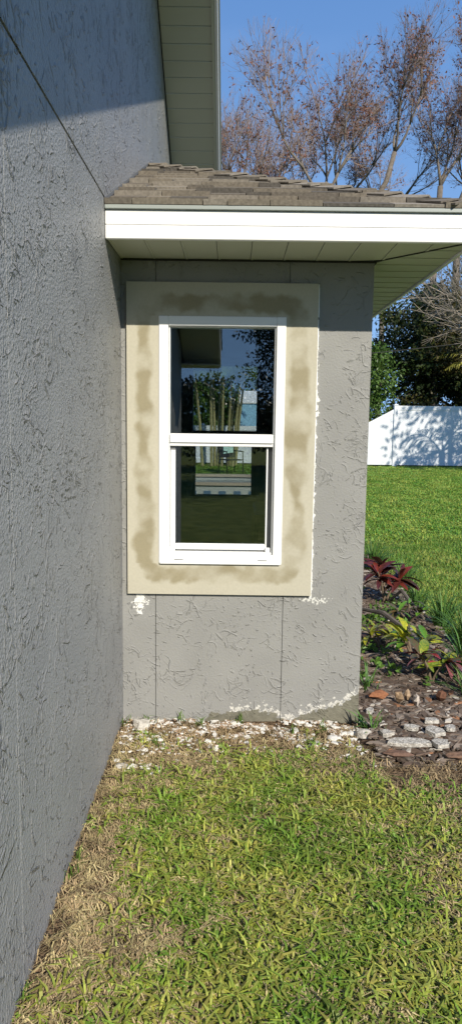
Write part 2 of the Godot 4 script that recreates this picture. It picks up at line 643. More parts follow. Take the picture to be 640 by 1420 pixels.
func bay_eaves(h: Node3D) -> void:
	# front fascia: two bands and a metal drip edge
	var f := part("fascia", h)
	box("fascia_board", Vector3(XW + 0.002, 2.336, FRONT - 0.02), Vector3(1.0, 2.394, FRONT), M.white, f, 0.002)
	box("fascia_board", Vector3(XW + 0.002, EAVE, FRONT - 0.02), Vector3(1.0, 2.3335, FRONT + 0.004), M.white, f, 0.003)
	box("fascia_board", Vector3(0.983, EAVE, -6.5), Vector3(1.0, 2.40, FRONT - 0.021), M.white, f, 0.002)
	var d := mb()
	bevelled(d, Vector3(XW + 0.002, 2.3955, FRONT - 0.03), Vector3(1.006, 2.412, FRONT + 0.012), 0.002)
	bevelled(d, Vector3(0.98, 2.3995, -6.5), Vector3(1.008, 2.412, FRONT - 0.031), 0.002)
	build(d, "drip_edge", M.drip, f)
	# front soffit: panels run out from the wall
	var s := part("soffit", h)
	var y0 := EAVE + 0.010
	var back := mb()
	bx(back, Vector3(XW + 0.004, y0 + 0.008, -D - 0.0), Vector3(0.982, y0 + 0.012, FRONT - 0.021))
	bx(back, Vector3(RIGHT + 0.0, y0 + 0.0085, -6.5), Vector3(0.982, y0 + 0.0125, -D - 0.001))
	build(back, "soffit_backing", M.soffit_back, s)
	var inner := Vector2(RIGHT, -D)
	var outer := Vector2(0.982, FRONT - 0.021)
	var w := 0.152
	var x := XW + 0.004
	while x < 0.975:
		var x1 := minf(x + w - 0.003, 0.98)
		var za := soffit_cut_z(x, inner, outer)
		var zb := soffit_cut_z(x1, inner, outer)
		var st := mb()
		soffit_strip(st, [Vector2(x, FRONT - 0.0215), Vector2(x1, FRONT - 0.0215), Vector2(x1, zb + 0.004), Vector2(x, za + 0.004)], y0, true)
		build(st, "soffit_panel", M.soffit, s)
		x += w
	# side soffit: panels run out to the right
	var z := FRONT - 0.03
	while z > -6.48:
		var z1 := z - 0.150
		var xa := RIGHT + 0.001
		var xb := RIGHT + 0.001
		var t: float = (z - inner.y) / (outer.y - inner.y)
		var t1: float = (z1 - inner.y) / (outer.y - inner.y)
		if t > 0.0:
			xa = lerpf(inner.x, outer.x, t) + 0.006
		if t1 > 0.0:
			xb = lerpf(inner.x, outer.x, t1) + 0.006
		var st := mb()
		soffit_strip(st, [Vector2(minf(xa, 0.981), z), Vector2(0.982, z), Vector2(0.982, z1), Vector2(minf(xb, 0.981), z1)], y0, false)
		build(st, "soffit_panel", M.soffit, s)
		z -= 0.1535
	# dark trim on the diagonal and along the walls
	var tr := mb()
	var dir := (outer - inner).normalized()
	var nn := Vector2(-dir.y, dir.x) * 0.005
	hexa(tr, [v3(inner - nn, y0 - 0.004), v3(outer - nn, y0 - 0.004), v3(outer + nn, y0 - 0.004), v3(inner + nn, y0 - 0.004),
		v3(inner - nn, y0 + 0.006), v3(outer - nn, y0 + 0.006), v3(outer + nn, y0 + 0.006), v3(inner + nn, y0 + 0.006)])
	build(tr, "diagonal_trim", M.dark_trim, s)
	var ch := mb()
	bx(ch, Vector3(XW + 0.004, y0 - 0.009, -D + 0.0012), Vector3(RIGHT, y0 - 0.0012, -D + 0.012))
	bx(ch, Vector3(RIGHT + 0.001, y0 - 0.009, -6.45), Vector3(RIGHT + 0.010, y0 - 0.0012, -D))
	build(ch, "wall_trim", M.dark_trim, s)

func v3(p: Vector2, y: float) -> Vector3:
	return Vector3(p.x, y, p.y)

func soffit_cut_z(x: float, inner: Vector2, outer: Vector2) -> float:
	return inner.y + 0.001 if x < inner.x else lerpf(inner.y, outer.y, (x - inner.x) / (outer.x - inner.x))

func soffit_strip(st: SurfaceTool, p: Array, y: float, along_z: bool) -> void:
	# a shallow tray: flat underside with one raised lip along the joint
	hexa(st, [v3(p[0], y), v3(p[1], y), v3(p[2], y), v3(p[3], y), v3(p[0], y + 0.006), v3(p[1], y + 0.006), v3(p[2], y + 0.006), v3(p[3], y + 0.006)])
	var e := 0.010
	if along_z:
		hexa(st, [v3(p[0], y - 0.0025), v3(p[0] + Vector2(e, 0), y - 0.0025), v3(p[3] + Vector2(e, 0), y - 0.0025), v3(p[3], y - 0.0025), v3(p[0], y), v3(p[0] + Vector2(e, 0), y), v3(p[3] + Vector2(e, 0), y), v3(p[3], y)])
	else:
		hexa(st, [v3(p[0], y - 0.003), v3(p[1], y - 0.003), v3(p[1] - Vector2(0, e), y - 0.003), v3(p[0] - Vector2(0, e), y - 0.003), v3(p[0], y), v3(p[1], y), v3(p[1] - Vector2(0, e), y), v3(p[0] - Vector2(0, e), y)])

func bay_roof(h: Node3D) -> void:
	var r := part("bay_roof", h)
	var up := (APEX - Vector3(APEX.x, ROOF0.y, ROOF0.z))
	var slope := up.length()
	var u := up / slope
	var n := Vector3(0, -u.z, u.y).normalized()
	if n.y < 0.0:
		n = -n
	# deck: three planes under the shingles
	var far_corner := Vector3(CORNER.x, CORNER.y, 2.0 * APEX.z - CORNER.z)
	var st := mb()
	var o := -n * 0.008
	var base_l := Vector3(XW, ROOF0.y, ROOF0.z)
	tri(st, base_l + o, APEX + o, CORNER + o)
	tri(st, CORNER + o, APEX + o, far_corner + o)
	tri(st, far_corner + o, APEX + o, Vector3(XW, ROOF0.y, far_corner.z) + o)
	build(st, "roof_deck", M.shingle[3], r)
	# front slope, one shingle tab after another
	var expo := 0.13
	var row := 0
	var s0 := 0.0
	while s0 < slope - 0.02:
		var s1 := minf(s0 + expo, slope - 0.004)
		var right0 := lerpf(CORNER.x, APEX.x, s0 / slope)
		var right1 := lerpf(CORNER.x, APEX.x, s1 / slope)
		var x := XW + 0.002 + 0.0
		var first := true
		while x < right0 - 0.02:
			var w := rng.randf_range(0.10, 0.30)
			if first:
				w *= rng.randf_range(0.5, 1.0)
				first = false
			var x1 := minf(x + w, right0)
			if right0 - x1 < 0.06:
				x1 = right0
			var top_r := minf(x1, right1)
			var top_l := minf(x, right1 - 0.004)
			var lift := 0.024 if rng.randf() < 0.5 else 0.013
			var a := XW * 0.0
			var p0 := Vector3(x + 0.0015, ROOF0.y, ROOF0.z) + u * (s0 - rng.randf_range(0.0, 0.006))
			var p1 := Vector3(x1 - 0.0015, ROOF0.y, ROOF0.z) + u * s0
			var p2 := Vector3(maxf(top_r, top_l + 0.003) - 0.0015, ROOF0.y, ROOF0.z) + u * (s1 + 0.01)
			var p3 := Vector3(top_l + 0.0015, ROOF0.y, ROOF0.z) + u * (s1 + 0.01)
			var t := mb()
			hexa(t, [p0 + n * 0.001, p1 + n * 0.001, p2 - n * 0.004, p3 - n * 0.004, p0 + n * (lift + a), p1 + n * lift, p2 + n * 0.002, p3 + n * 0.002])
			build(t, "shingle", M.shingle[rng.randi() % 4], r)
			x = x1
		s0 += expo
		row += 1
	# side slope, rows only seen from the right
	var su := (APEX - Vector3(CORNER.x, CORNER.y, APEX.z))
	var sl := su.length()
	su /= sl
	var sn := Vector3(su.y, -su.x, 0).normalized()
	for k in 12:
		var a0 := k * sl / 12.0
		var a1 := (k + 1) * sl / 12.0
		var half0 := (CORNER.z - APEX.z) * (1.0 - a0 / sl)
		var half1 := (CORNER.z - APEX.z) * (1.0 - a1 / sl)
		var c0 := Vector3(CORNER.x, CORNER.y, APEX.z) + su * a0
		var c1 := Vector3(CORNER.x, CORNER.y, APEX.z) + su * (a1 + 0.008)
		var t := mb()
		hexa(t, [c0 + Vector3(0, 0, half0) + sn * 0.001, c0 - Vector3(0, 0, half0) + sn * 0.001, c1 - Vector3(0, 0, half1) - sn * 0.003, c1 + Vector3(0, 0, half1) - sn * 0.003,
			c0 + Vector3(0, 0, half0) + sn * 0.010, c0 - Vector3(0, 0, half0) + sn * 0.010, c1 - Vector3(0, 0, half1) + sn * 0.002, c1 + Vector3(0, 0, half1) + sn * 0.002])
		build(t, "shingle_course", M.shingle[k % 4], r)
	# caps over the hip
	var hip := APEX - CORNER
	var hl := hip.length()
	hip /= hl
	var caps := 16
	for k in caps:
		var p := CORNER + hip * (hl * k / caps + (0.07 if k == 0 else -0.01))
		var q := CORNER + hip * (hl * (k + 1) / caps + 0.02)
		if k == caps - 1:
			q = APEX - hip * 0.01
		var t := mb()
		var wv := Vector3.RIGHT * 0.0
		var inw := (Vector3(-1, 0, 0) * 0.10)
		# wing over the front slope and wing over the side slope
		var lo := 0.026
		var hi := 0.010
		var fw := (n.cross(hip)).normalized() * 0.115
		if fw.x > 0.0:
			fw = -fw
		var sw := (sn.cross(hip)).normalized() * 0.115
		if sw.z > 0.0:
			sw = -sw
		var crown := (n + sn).normalized()
		for wing in [fw, sw]:
			hexa(t, [p + crown * (lo - 0.007) + wv, p + wing + n * 0.014, q + wing + n * 0.003, q + crown * (hi - 0.006),
				p + crown * lo, p + wing + n * 0.022, q + wing + n * 0.008, q + crown * hi + inw * 0.0])
		build(t, "hip_cap", M.shingle[rng.randi() % 3], r)
	# step flashing where the slope meets the gable wall
	var fl := mb()
	var f0 := Vector3(XW + 0.003, ROOF0.y, ROOF0.z) + n * 0.012
	hexa(fl, [f0, f0 + Vector3(0.003, 0, 0), f0 + Vector3(0.003, 0, 0) + u * slope, f0 + u * slope,
		f0 + n * 0.014, f0 + n * 0.014 + Vector3(0.003, 0, 0), f0 + n * 0.012 + Vector3(0.003, 0, 0) + u * slope, f0 + n * 0.012 + u * slope])
	build(fl, "flashing", M.track, r)

func main_roof(h: Node3D) -> void:
	var r := part("main_roof", h)
	var x0 := -7.0
	# slabs above the soffit
	for side in 2:
		var d0 := -END - 0.4 if side == 0 else RIDGE.x
		var d1 := RIDGE.x if side == 0 else 8.75
		var st := mb()
		prism_x(st, [Vector2(-d0, rake_y(d0) + 0.02), Vector2(-d0, rake_y(d0) + 0.19), Vector2(-d1, rake_y(d1) + 0.19), Vector2(-d1, rake_y(d1) + 0.02)], x0, RAKE - 0.02)
		build(st, "roof_slab", M.shingle[1], r)
		var fb := mb()
		prism_x(fb, [Vector2(-d0, rake_y(d0) - 0.012), Vector2(-d0, rake_y(d0) + 0.17), Vector2(-d1, rake_y(d1) + 0.17), Vector2(-d1, rake_y(d1) - 0.012)], RAKE - 0.0195, RAKE)
		build(fb, "rake_board", M.white, r)
		var de := mb()
		prism_x(de, [Vector2(-d0, rake_y(d0) + 0.171), Vector2(-d0, rake_y(d0) + 0.20), Vector2(-d1, rake_y(d1) + 0.20), Vector2(-d1, rake_y(d1) + 0.171)], RAKE - 0.0195, RAKE + 0.014)
		build(de, "drip_edge", M.drip, r)
	var s := part("rake_soffit", h)
	# near slope, out of view
	var nn := mb()
	prism_x(nn, [Vector2(END + 0.4, rake_y(-END - 0.4)), Vector2(END + 0.4, rake_y(-END - 0.4) + 0.016), Vector2(-RIDGE.x, RIDGE.y + 0.016), Vector2(-RIDGE.x, RIDGE.y)], XW + 0.003, RAKE - 0.02)
	build(nn, "soffit_run", M.soffit, s)
	var bk := mb()
	prism_x(bk, [Vector2(-RIDGE.x, RIDGE.y + 0.012), Vector2(-RIDGE.x, RIDGE.y + 0.016), Vector2(-8.7, rake_y(8.7) + 0.016), Vector2(-8.7, rake_y(8.7) + 0.012)], XW + 0.003, RAKE - 0.0205)
	build(bk, "soffit_backing", M.soffit_back, s)
	# far slope in view: one panel after another
	var step := 0.123 / sqrt(1.0 + FAR_PITCH * FAR_PITCH)
	var d := RIDGE.x
	while d < 7.2:
		var e := d + step - 0.004
		var st := mb()
		prism_x(st, [Vector2(-d, rake_y(d)), Vector2(-d, rake_y(d) + 0.009), Vector2(-e, rake_y(e) + 0.009), Vector2(-e, rake_y(e))], XW + 0.004, RAKE - 0.021)
		prism_x(st, [Vector2(-d, rake_y(d) - 0.003), Vector2(-d, rake_y(d)), Vector2(-d - 0.010, rake_y(d + 0.010)), Vector2(-d - 0.010, rake_y(d + 0.010) - 0.003)], XW + 0.004, RAKE - 0.021)
		build(st, "soffit_panel", M.soffit, s)
		d += step
	# trim lines at both edges of the soffit
	var tr := mb()
	prism_x(tr, [Vector2(-RIDGE.x, RIDGE.y - 0.010), Vector2(-RIDGE.x, RIDGE.y - 0.001), Vector2(-8.6, rake_y(8.6) - 0.001), Vector2(-8.6, rake_y(8.6) - 0.010)], XW + 0.003, XW + 0.010)
	build(tr, "wall_trim", M.dark_trim, s)
	var tr2 := mb()
	prism_x(tr2, [Vector2(-RIDGE.x, RIDGE.y - 0.012), Vector2(-RIDGE.x, RIDGE.y - 0.002), Vector2(-8.6, rake_y(8.6) - 0.002), Vector2(-8.6, rake_y(8.6) - 0.012)], RAKE - 0.042, RAKE - 0.0215)
	build(tr2, "edge_channel", M.soffit, s)
	# the rest of the main house
	var e := mb()
	bx(e, Vector3(-6.6, -0.05, END - 0.15), Vector3(XW - 0.15, 2.25, END))
	bx(e, Vector3(-6.6, -0.05, -8.3), Vector3(XW - 0.15, 2.25, -8.15))
	bx(e, Vector3(-6.75, -0.05, -8.3), Vector3(-6.6, 2.25, END))
	build(e, "outer_wall", M.gable, h)
	var es := mb()
	bx(es, Vector3(-7.0, rake_y(-END - 0.4) - 0.02, END + 0.38), Vector3(RAKE - 0.02, rake_y(-END - 0.4) + 0.17, END + 0.41))
	bx(es, Vector3(-7.0, rake_y(-END - 0.4) - 0.015, END + 0.005), Vector3(RAKE - 0.02, rake_y(-END - 0.4), END + 0.379))
	build(es, "eave_box", M.soffit, h)

func frame_ring(st: SurfaceTool, lo: Vector2, hi: Vector2, t: Array, z0: float, z1: float, b := 0.003) -> void:
	# t: widths left, right, bottom, top
	bevelled(st, Vector3(lo.x, lo.y, z0), Vector3(lo.x + t[0], hi.y, z1), b)
	bevelled(st, Vector3(hi.x - t[1], lo.y, z0), Vector3(hi.x, hi.y, z1), b)
	if t[2] > 0.0:
		bevelled(st, Vector3(lo.x + t[0], lo.y, z0 + 0.0006), Vector3(hi.x - t[1], lo.y + t[2], z1 - 0.0006), b)
	if t[3] > 0.0:
		bevelled(st, Vector3(lo.x + t[0], hi.y - t[3], z0 + 0.0006), Vector3(hi.x - t[1], hi.y, z1 - 0.0006), b)

func pane(called: String, parent: Node, lo: Vector2, hi: Vector2, z: float, m: Material = null) -> void:
	var o := part(called, parent)
	for k in (1 if m else 2):
		var b := BoxMesh.new()
		b.size = Vector3(hi.x - lo.x, hi.y - lo.y, 0.004)
		put(b, "pane", m if m else M.glass, o, Transform3D(Basis(), Vector3((lo.x + hi.x) / 2.0, (lo.y + hi.y) / 2.0, z - k * 0.016)))

func window(h: Node3D) -> void:
	var w := part("window", h)
	w.set_meta("label", "white vinyl single hung window with dark glass")
	var zf := -D + 0.025
	var zb := -D - 0.075
	var st := mb()
	frame_ring(st, Vector2(-0.358, 0.834), Vector2(0.244, 2.025), [0.046, 0.044, 0.050, 0.046], zb, zf)
	build(st, "frame", M.vinyl, w)
	# inner step of the frame
	var s2 := mb()
	frame_ring(s2, Vector2(-0.311, 0.885), Vector2(0.199, 1.978), [0.006, 0.006, 0.008, 0.003], zb, zf - 0.014, 0.0015)
	build(s2, "frame_stop", M.vinyl, w)
	# meeting rail of the upper sash
	var rl := mb()
	bevelled(rl, Vector3(-0.304, 1.428, zf - 0.060), Vector3(0.192, 1.472, zf - 0.004), 0.003)
	bevelled(rl, Vector3(-0.304, 1.412, zf - 0.060), Vector3(0.192, 1.4265, zf - 0.012), 0.002)
	build(rl, "meeting_rail", M.vinyl, w)
	pane("upper_glass", w, Vector2(-0.308, 1.468), Vector2(0.198, 1.978), zf - 0.040, M.coated)
	# lower sash, set back
	var z2 := zf - 0.030
	var sa := mb()
	bevelled(sa, Vector3(-0.303, 0.896, z2 - 0.03), Vector3(-0.279, 1.408, z2), 0.003)
	bevelled(sa, Vector3(0.163, 0.896, z2 - 0.03), Vector3(0.171, 1.408, z2), 0.002)
	bevelled(sa, Vector3(-0.279, 0.9005, z2 - 0.0295), Vector3(0.163, 0.932, z2 - 0.0005), 0.004)
	build(sa, "lower_sash", M.vinyl, w)
	for x in [-0.293, 0.176]:
		box("latch", Vector3(x - 0.012, 0.8935, z2 + 0.0005), Vector3(x + 0.012, 0.916, z2 + 0.009), M.vinyl, w, 0.003)
	pane("lower_glass", w, Vector2(-0.281, 0.928), Vector2(0.165, 1.411), z2 - 0.008, M.coated)
	box("jamb_channel", Vector3(0.1715, 0.894, z2 - 0.045), Vector3(0.1925, 1.4115, z2 - 0.034), M.track, w)
	box("jamb_channel", Vector3(-0.3045, 1.394, z2 - 0.020), Vector3(-0.2795, 1.4115, z2 + 0.002), M.track, w)
	# stepped sill with two drain slots
	box("sill_nose", Vector3(-0.352, 0.8345, zf + 0.0005), Vector3(0.238, 0.846, zf + 0.008), M.vinyl, w, 0.002)
	for x in [-0.26, 0.15]:
		box("drain_slot", Vector3(x - 0.022, 0.853, zf - 0.002), Vector3(x + 0.022, 0.857, zf + 0.0006), M.track, w)
	# window on the far side of the bay, seen through this one
	var f := part("far_window", h)
	var fs := mb()
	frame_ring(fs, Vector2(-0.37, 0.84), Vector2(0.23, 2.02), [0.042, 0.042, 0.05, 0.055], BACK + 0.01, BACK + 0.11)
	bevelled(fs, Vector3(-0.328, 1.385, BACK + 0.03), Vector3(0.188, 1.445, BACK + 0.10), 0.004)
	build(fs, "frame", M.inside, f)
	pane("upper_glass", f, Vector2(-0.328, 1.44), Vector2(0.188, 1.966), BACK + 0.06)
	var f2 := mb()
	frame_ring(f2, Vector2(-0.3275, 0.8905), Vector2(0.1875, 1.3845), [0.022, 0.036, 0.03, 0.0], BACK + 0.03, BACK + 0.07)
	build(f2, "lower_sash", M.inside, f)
	pane("lower_glass", f, Vector2(-0.306, 0.92), Vector2(0.152, 1.385), BACK + 0.055)

func room(h: Node3D) -> void:
	var z0 := -D - 0.12
	var z1 := BACK + 0.12
	var r := part("room", h)
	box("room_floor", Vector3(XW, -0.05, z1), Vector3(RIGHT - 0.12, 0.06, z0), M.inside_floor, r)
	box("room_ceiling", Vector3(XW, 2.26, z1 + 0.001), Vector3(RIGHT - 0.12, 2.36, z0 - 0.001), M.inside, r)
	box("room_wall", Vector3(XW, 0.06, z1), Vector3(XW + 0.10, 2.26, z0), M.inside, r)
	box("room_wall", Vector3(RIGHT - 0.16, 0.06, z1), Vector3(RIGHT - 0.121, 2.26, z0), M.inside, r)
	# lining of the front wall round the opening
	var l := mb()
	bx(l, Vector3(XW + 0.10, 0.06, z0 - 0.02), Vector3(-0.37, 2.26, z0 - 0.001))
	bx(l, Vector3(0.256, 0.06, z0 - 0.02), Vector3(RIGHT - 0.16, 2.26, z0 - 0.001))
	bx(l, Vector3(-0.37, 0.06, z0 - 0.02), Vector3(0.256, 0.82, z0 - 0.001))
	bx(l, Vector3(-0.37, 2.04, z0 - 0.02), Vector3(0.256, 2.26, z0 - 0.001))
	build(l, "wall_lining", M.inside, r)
	# low dark cabinet with a louvred side below the far window
	var c := thing("cabinet", "dark wooden cabinet with slatted front inside, behind the lower pane", "cabinet", Vector3(0.27, 0.06, -5.2))
	var wood := mat(lin(0.030, 0.020, 0.014), 0.5)
	box("cabinet_body", Vector3(-0.12, 0.0, -0.4), Vector3(0.20, 0.86, 0.40), wood, c, 0.006)
	var pale := mat(lin(0.30, 0.19, 0.08), 0.6)
	for k in 7:
		box("slat", Vector3(-0.10, 0.12 + k * 0.095, 0.401), Vector3(0.18, 0.18 + k * 0.095, 0.412), pale, c, 0.003)

# ------------------------------------------------------------------ fence
func fence() -> void:
	var f := thing("vinyl_fence", "white vinyl privacy fence across the back of the lawn", "fence", Vector3(0, 0, -24.6))
	var m := mat(lin(0.74, 0.77, 0.80), 0.4, 0.5)
	for x in [-6.2, -3.6, -1.0, 1.6, 4.1, 5.37, 8.0, 10.6, 13.2]:
		var top := 2.02 if x > 5.0 else 1.30
		var p := mb()
		bevelled(p, Vector3(x - 0.066, -0.1, -0.066), Vector3(x + 0.066, top, 0.066), 0.008)
		var post := build(p, "post", m, f)
		var c := mb()
		bevelled(c, Vector3(x - 0.082, top, -0.082), Vector3(x + 0.082, top + 0.025, 0.082), 0.008)
		var b := Vector3(x, top + 0.07, 0)
		for k in 4:
			var a0 := Vector3(0.075, 0, 0.075).rotated(Vector3.UP, TAU * k / 4.0)
			var a1 := Vector3(0.075, 0, 0.075).rotated(Vector3.UP, TAU * (k + 1) / 4.0)
			tri(c, Vector3(x, top + 0.025, 0) + a0, b, Vector3(x, top + 0.025, 0) + a1)
		build(c, "post_cap", m, post)
	for s in [[-6.2, -3.6], [-3.6, -1.0], [-1.0, 1.6], [1.6, 4.1], [4.1, 5.37], [5.37, 8.0], [8.0, 10.6], [10.6, 13.2]]:
		var a: float = s[0] + 0.066
		var b: float = s[1] - 0.066
		var ya := 1.98 if s[0] > 5.0 else 1.25
		var yb := 1.98 if s[1] > 5.0 else 1.25
		if s[0] == 4.1:
			yb = 1.86
		rail(f, m, a, b, ya - 0.10, yb - 0.10, 0.14)
		rail(f, m, a, b, 0.06, 0.06, 0.14)
		var n := int(round((b - a) / 0.17))
		for k in n:
			var x0 := lerpf(a, b, float(k) / n)
			var x1 := lerpf(a, b, float(k + 1) / n) - 0.002
			var y0 := lerpf(ya, yb, float(k) / n) - 0.10
			var y1 := lerpf(ya, yb, float(k + 1) / n) - 0.10
			var st := mb()
			hexa(st, [Vector3(x0, 0.19, -0.012), Vector3(x1, 0.19, -0.012), Vector3(x1, 0.19, 0.012), Vector3(x0, 0.19, 0.012),
				Vector3(x0, y0, -0.012), Vector3(x1, y1, -0.012), Vector3(x1, y1, 0.012), Vector3(x0, y0, 0.012)])
			build(st, "fence_board", m, f)

func rail(f: Node3D, m: Material, a: float, b: float, ya: float, yb: float, tall: float) -> void:
	var st := mb()
	hexa(st, [Vector3(a, ya, -0.028), Vector3(b, yb, -0.028), Vector3(b, yb, 0.028), Vector3(a, ya, 0.028),
		Vector3(a, ya + tall, -0.028), Vector3(b, yb + tall, -0.028), Vector3(b, yb + tall, 0.028), Vector3(a, ya + tall, 0.028)])
	build(st, "rail", m, f)

# ------------------------------------------------------------------ trees
func leaf_quad(st: SurfaceTool, p: Vector3, dir: Vector3, nrm: Vector3, l: float, w: float, c: Color) -> void:
	var s := dir.cross(nrm).normalized() * w * 0.5
	st.set_color(c)
	tri(st, p, p + dir * l * 0.5 + s, p + dir * l)
	tri(st, p, p + dir * l, p + dir * l * 0.5 - s)

func rvec() -> Vector3:
	return Vector3(rng.randfn(), rng.randfn(), rng.randfn()).normalized()

func leaf_cloud(st: SurfaceTool, c: Vector3, r: Vector3, clumps: int, per: int, size: float, pal: Array, clump_r := 0.55) -> void:
	for k in clumps:
		var d := rvec()
		var p := c + d * r * pow(rng.randf(), 0.4)
		var tone := rng.randf_range(0.65, 1.25)
		var cr := clump_r * rng.randf_range(0.5, 1.2)
		var col: Color = pal[rng.randi() % pal.size()]
		for j in per:
			var o := rvec()
			var q := p + o * cr * pow(rng.randf(), 0.45) * Vector3(1.2, 0.75, 1.2)
			var dir := (o + rvec() * 0.9 + Vector3(0, -0.3, 0)).normalized()
			leaf_quad(st, q, dir, rvec(), size * rng.randf_range(0.6, 1.3), size * rng.randf_range(0.35, 0.6), col * tone * rng.randf_range(0.75, 1.25))

var tips := []

func grow(big: SurfaceTool, small: SurfaceTool, p: Vector3, dir: Vector3, l: float, r: float, level: int, spread: float) -> void:
	var pts := [p]
	var rad := [r]
	var d := dir
	var segs := 3 if level > 2 else 2
	for k in segs:
		d = (d + rvec() * 0.17 + Vector3(0, 0.05, 0)).normalized()
		pts.append(pts[-1] + d * l / segs)
		rad.append(lerpf(r, r * 0.66, float(k + 1) / segs))
	tube(big if level > 3 else small, pts, rad, 6 if level > 4 else (4 if level > 2 else 3))
	if level == 0:
		tips.append([pts[-1], d])
		return
	var n := 2 if rng.randf() < 0.62 else 3
	for k in n:
		var ax := d.cross(rvec()).normalized()
		var a := spread * rng.randf_range(0.5, 1.25) * (0.45 if k == 0 else 1.0)
		var nd := d.rotated(ax, a)
		nd = (nd + Vector3(0, 0.10, 0)).normalized()
		grow(big, small, pts[-1], nd, l * rng.randf_range(0.68, 0.92), r * (0.72 if k == 0 else 0.55), level - 1, spread)
	# side twigs along the way
	if level > 0 and level < 6:
		for k in 3:
			var q: Vector3 = pts[1 + rng.randi() % (pts.size() - 1)]
			var nd := d.rotated(d.cross(rvec()).normalized(), rng.randf_range(0.5, 1.1))
			grow(big, small, q, nd, l * rng.randf_range(0.35, 0.6), r * 0.3, mini(level - 1, 2), spread)

func bare_tree(at: Vector3, label: String, trunk: Array, r: float, l: float, level: int, spread: float, leaves: float) -> void:
	var t := thing("bare_tree", label, "tree", at, 0.0, "leafless trees behind the house")
	var big := mb()
	var small := mb()
	big.set_smooth_group(0)
	tips = []
	var rad := []
	for k in trunk.size():
		rad.append(lerpf(r * 1.5, r, float(k) / (trunk.size() - 1)))
	tube(big, trunk, rad, 8)
	var d: Vector3 = (trunk[-1] - trunk[-2]).normalized()
	var n := 3
	for k in n:
		var a := TAU * (k + rng.randf() * 0.6) / n
		var nd := (d + Vector3(cos(a), 0, sin(a)) * spread * 1.1).normalized()
		grow(big, small, trunk[-1], nd, l * rng.randf_range(0.85, 1.1), r * 0.62, level, spread)
	build(big, "trunk", M.bark, t)
	build(small, "twigs", M.twig, t)
	var lv := mb()
	for q in tips:
		if rng.randf() < leaves * 0.28:
			for k in 2:
				leaf_quad(lv, q[0] - q[1] * rng.randf() * 0.2, (rvec() + Vector3(0, -0.8, 0)).normalized(), rvec(), rng.randf_range(0.09, 0.19), rng.randf_range(0.04, 0.08), Color(0.20, 0.09, 0.06) * rng.randf_range(0.6, 1.3))
	build(lv, "crown", M.leaf, t)

func frond(st: SurfaceTool, base: Vector3, dir: Vector3, rise: float, l: float, droop: float, leaf: float, c: Color, width := 0.05, n := 26) -> void:
	var p := base
	var d := (dir + Vector3(0, rise, 0)).normalized()
	var pts := [p]
	var rad := [0.022]
	for k in n:
		var t := float(k) / n
		d = (d + Vector3(0, -droop / n, 0)).normalized()
		p += d * l / n
		pts.append(p)
		rad.append(lerpf(0.022, 0.004, t))
		if t < 0.12:
			continue
		var side := d.cross(Vector3.UP).normalized()
		var nn := side.cross(d).normalized()
		for s in [-1.0, 1.0]:
			var ll := leaf * sin(PI * clampf(t * 0.85 + 0.12, 0.0, 1.0)) * rng.randf_range(0.8, 1.1)
			var ld: Vector3 = (side * s + d * 0.75 + nn * rng.randf_range(-0.15, 0.25)).normalized()
			var lc := c * rng.randf_range(0.75, 1.25)
			var mid: Vector3 = p + ld * ll * 0.55
			var tip: Vector3 = p + (ld + Vector3(0, -0.45, 0)).normalized() * ll
			var wv := d * width * 0.5
			st.set_color(lc)
			tri(st, p - wv * 0.4, mid - wv, p + wv * 0.4)
			tri(st, p + wv * 0.4, mid - wv, mid + wv)
			tri(st, mid - wv, tip, mid + wv)
	st.set_color(c)
	tube(st, pts, rad, 4)

func palm(called: String, label: String, at: Vector3, tall: float, n: int, l: float, c: Color, group := "") -> Node3D:
	var t := thing(called, label, "palm", at, 0.0, group)
	var tr := mb()
	var pts := []
	var rad := []
	for k in 6:
		pts.append(Vector3(0.05 * sin(k * 0.9), tall * k / 5.0, 0.04 * k * 0.2))
		rad.append(lerpf(0.15, 0.10, k / 5.0))
	tube(tr, pts, rad, 8)
	build(tr, "trunk", M.bark, t)
	for k in n:
		var a := TAU * k / n + rng.randf_range(-0.2, 0.2)
		var st := mb()
		frond(st, pts[-1], Vector3(cos(a), 0, sin(a)), rng.randf_range(0.1, 1.3), l * rng.randf_range(0.85, 1.1), rng.randf_range(1.2, 2.0), l * 0.26, c * rng.randf_range(0.8, 1.2))
		build(st, "frond", M.leaf, t)
	return t

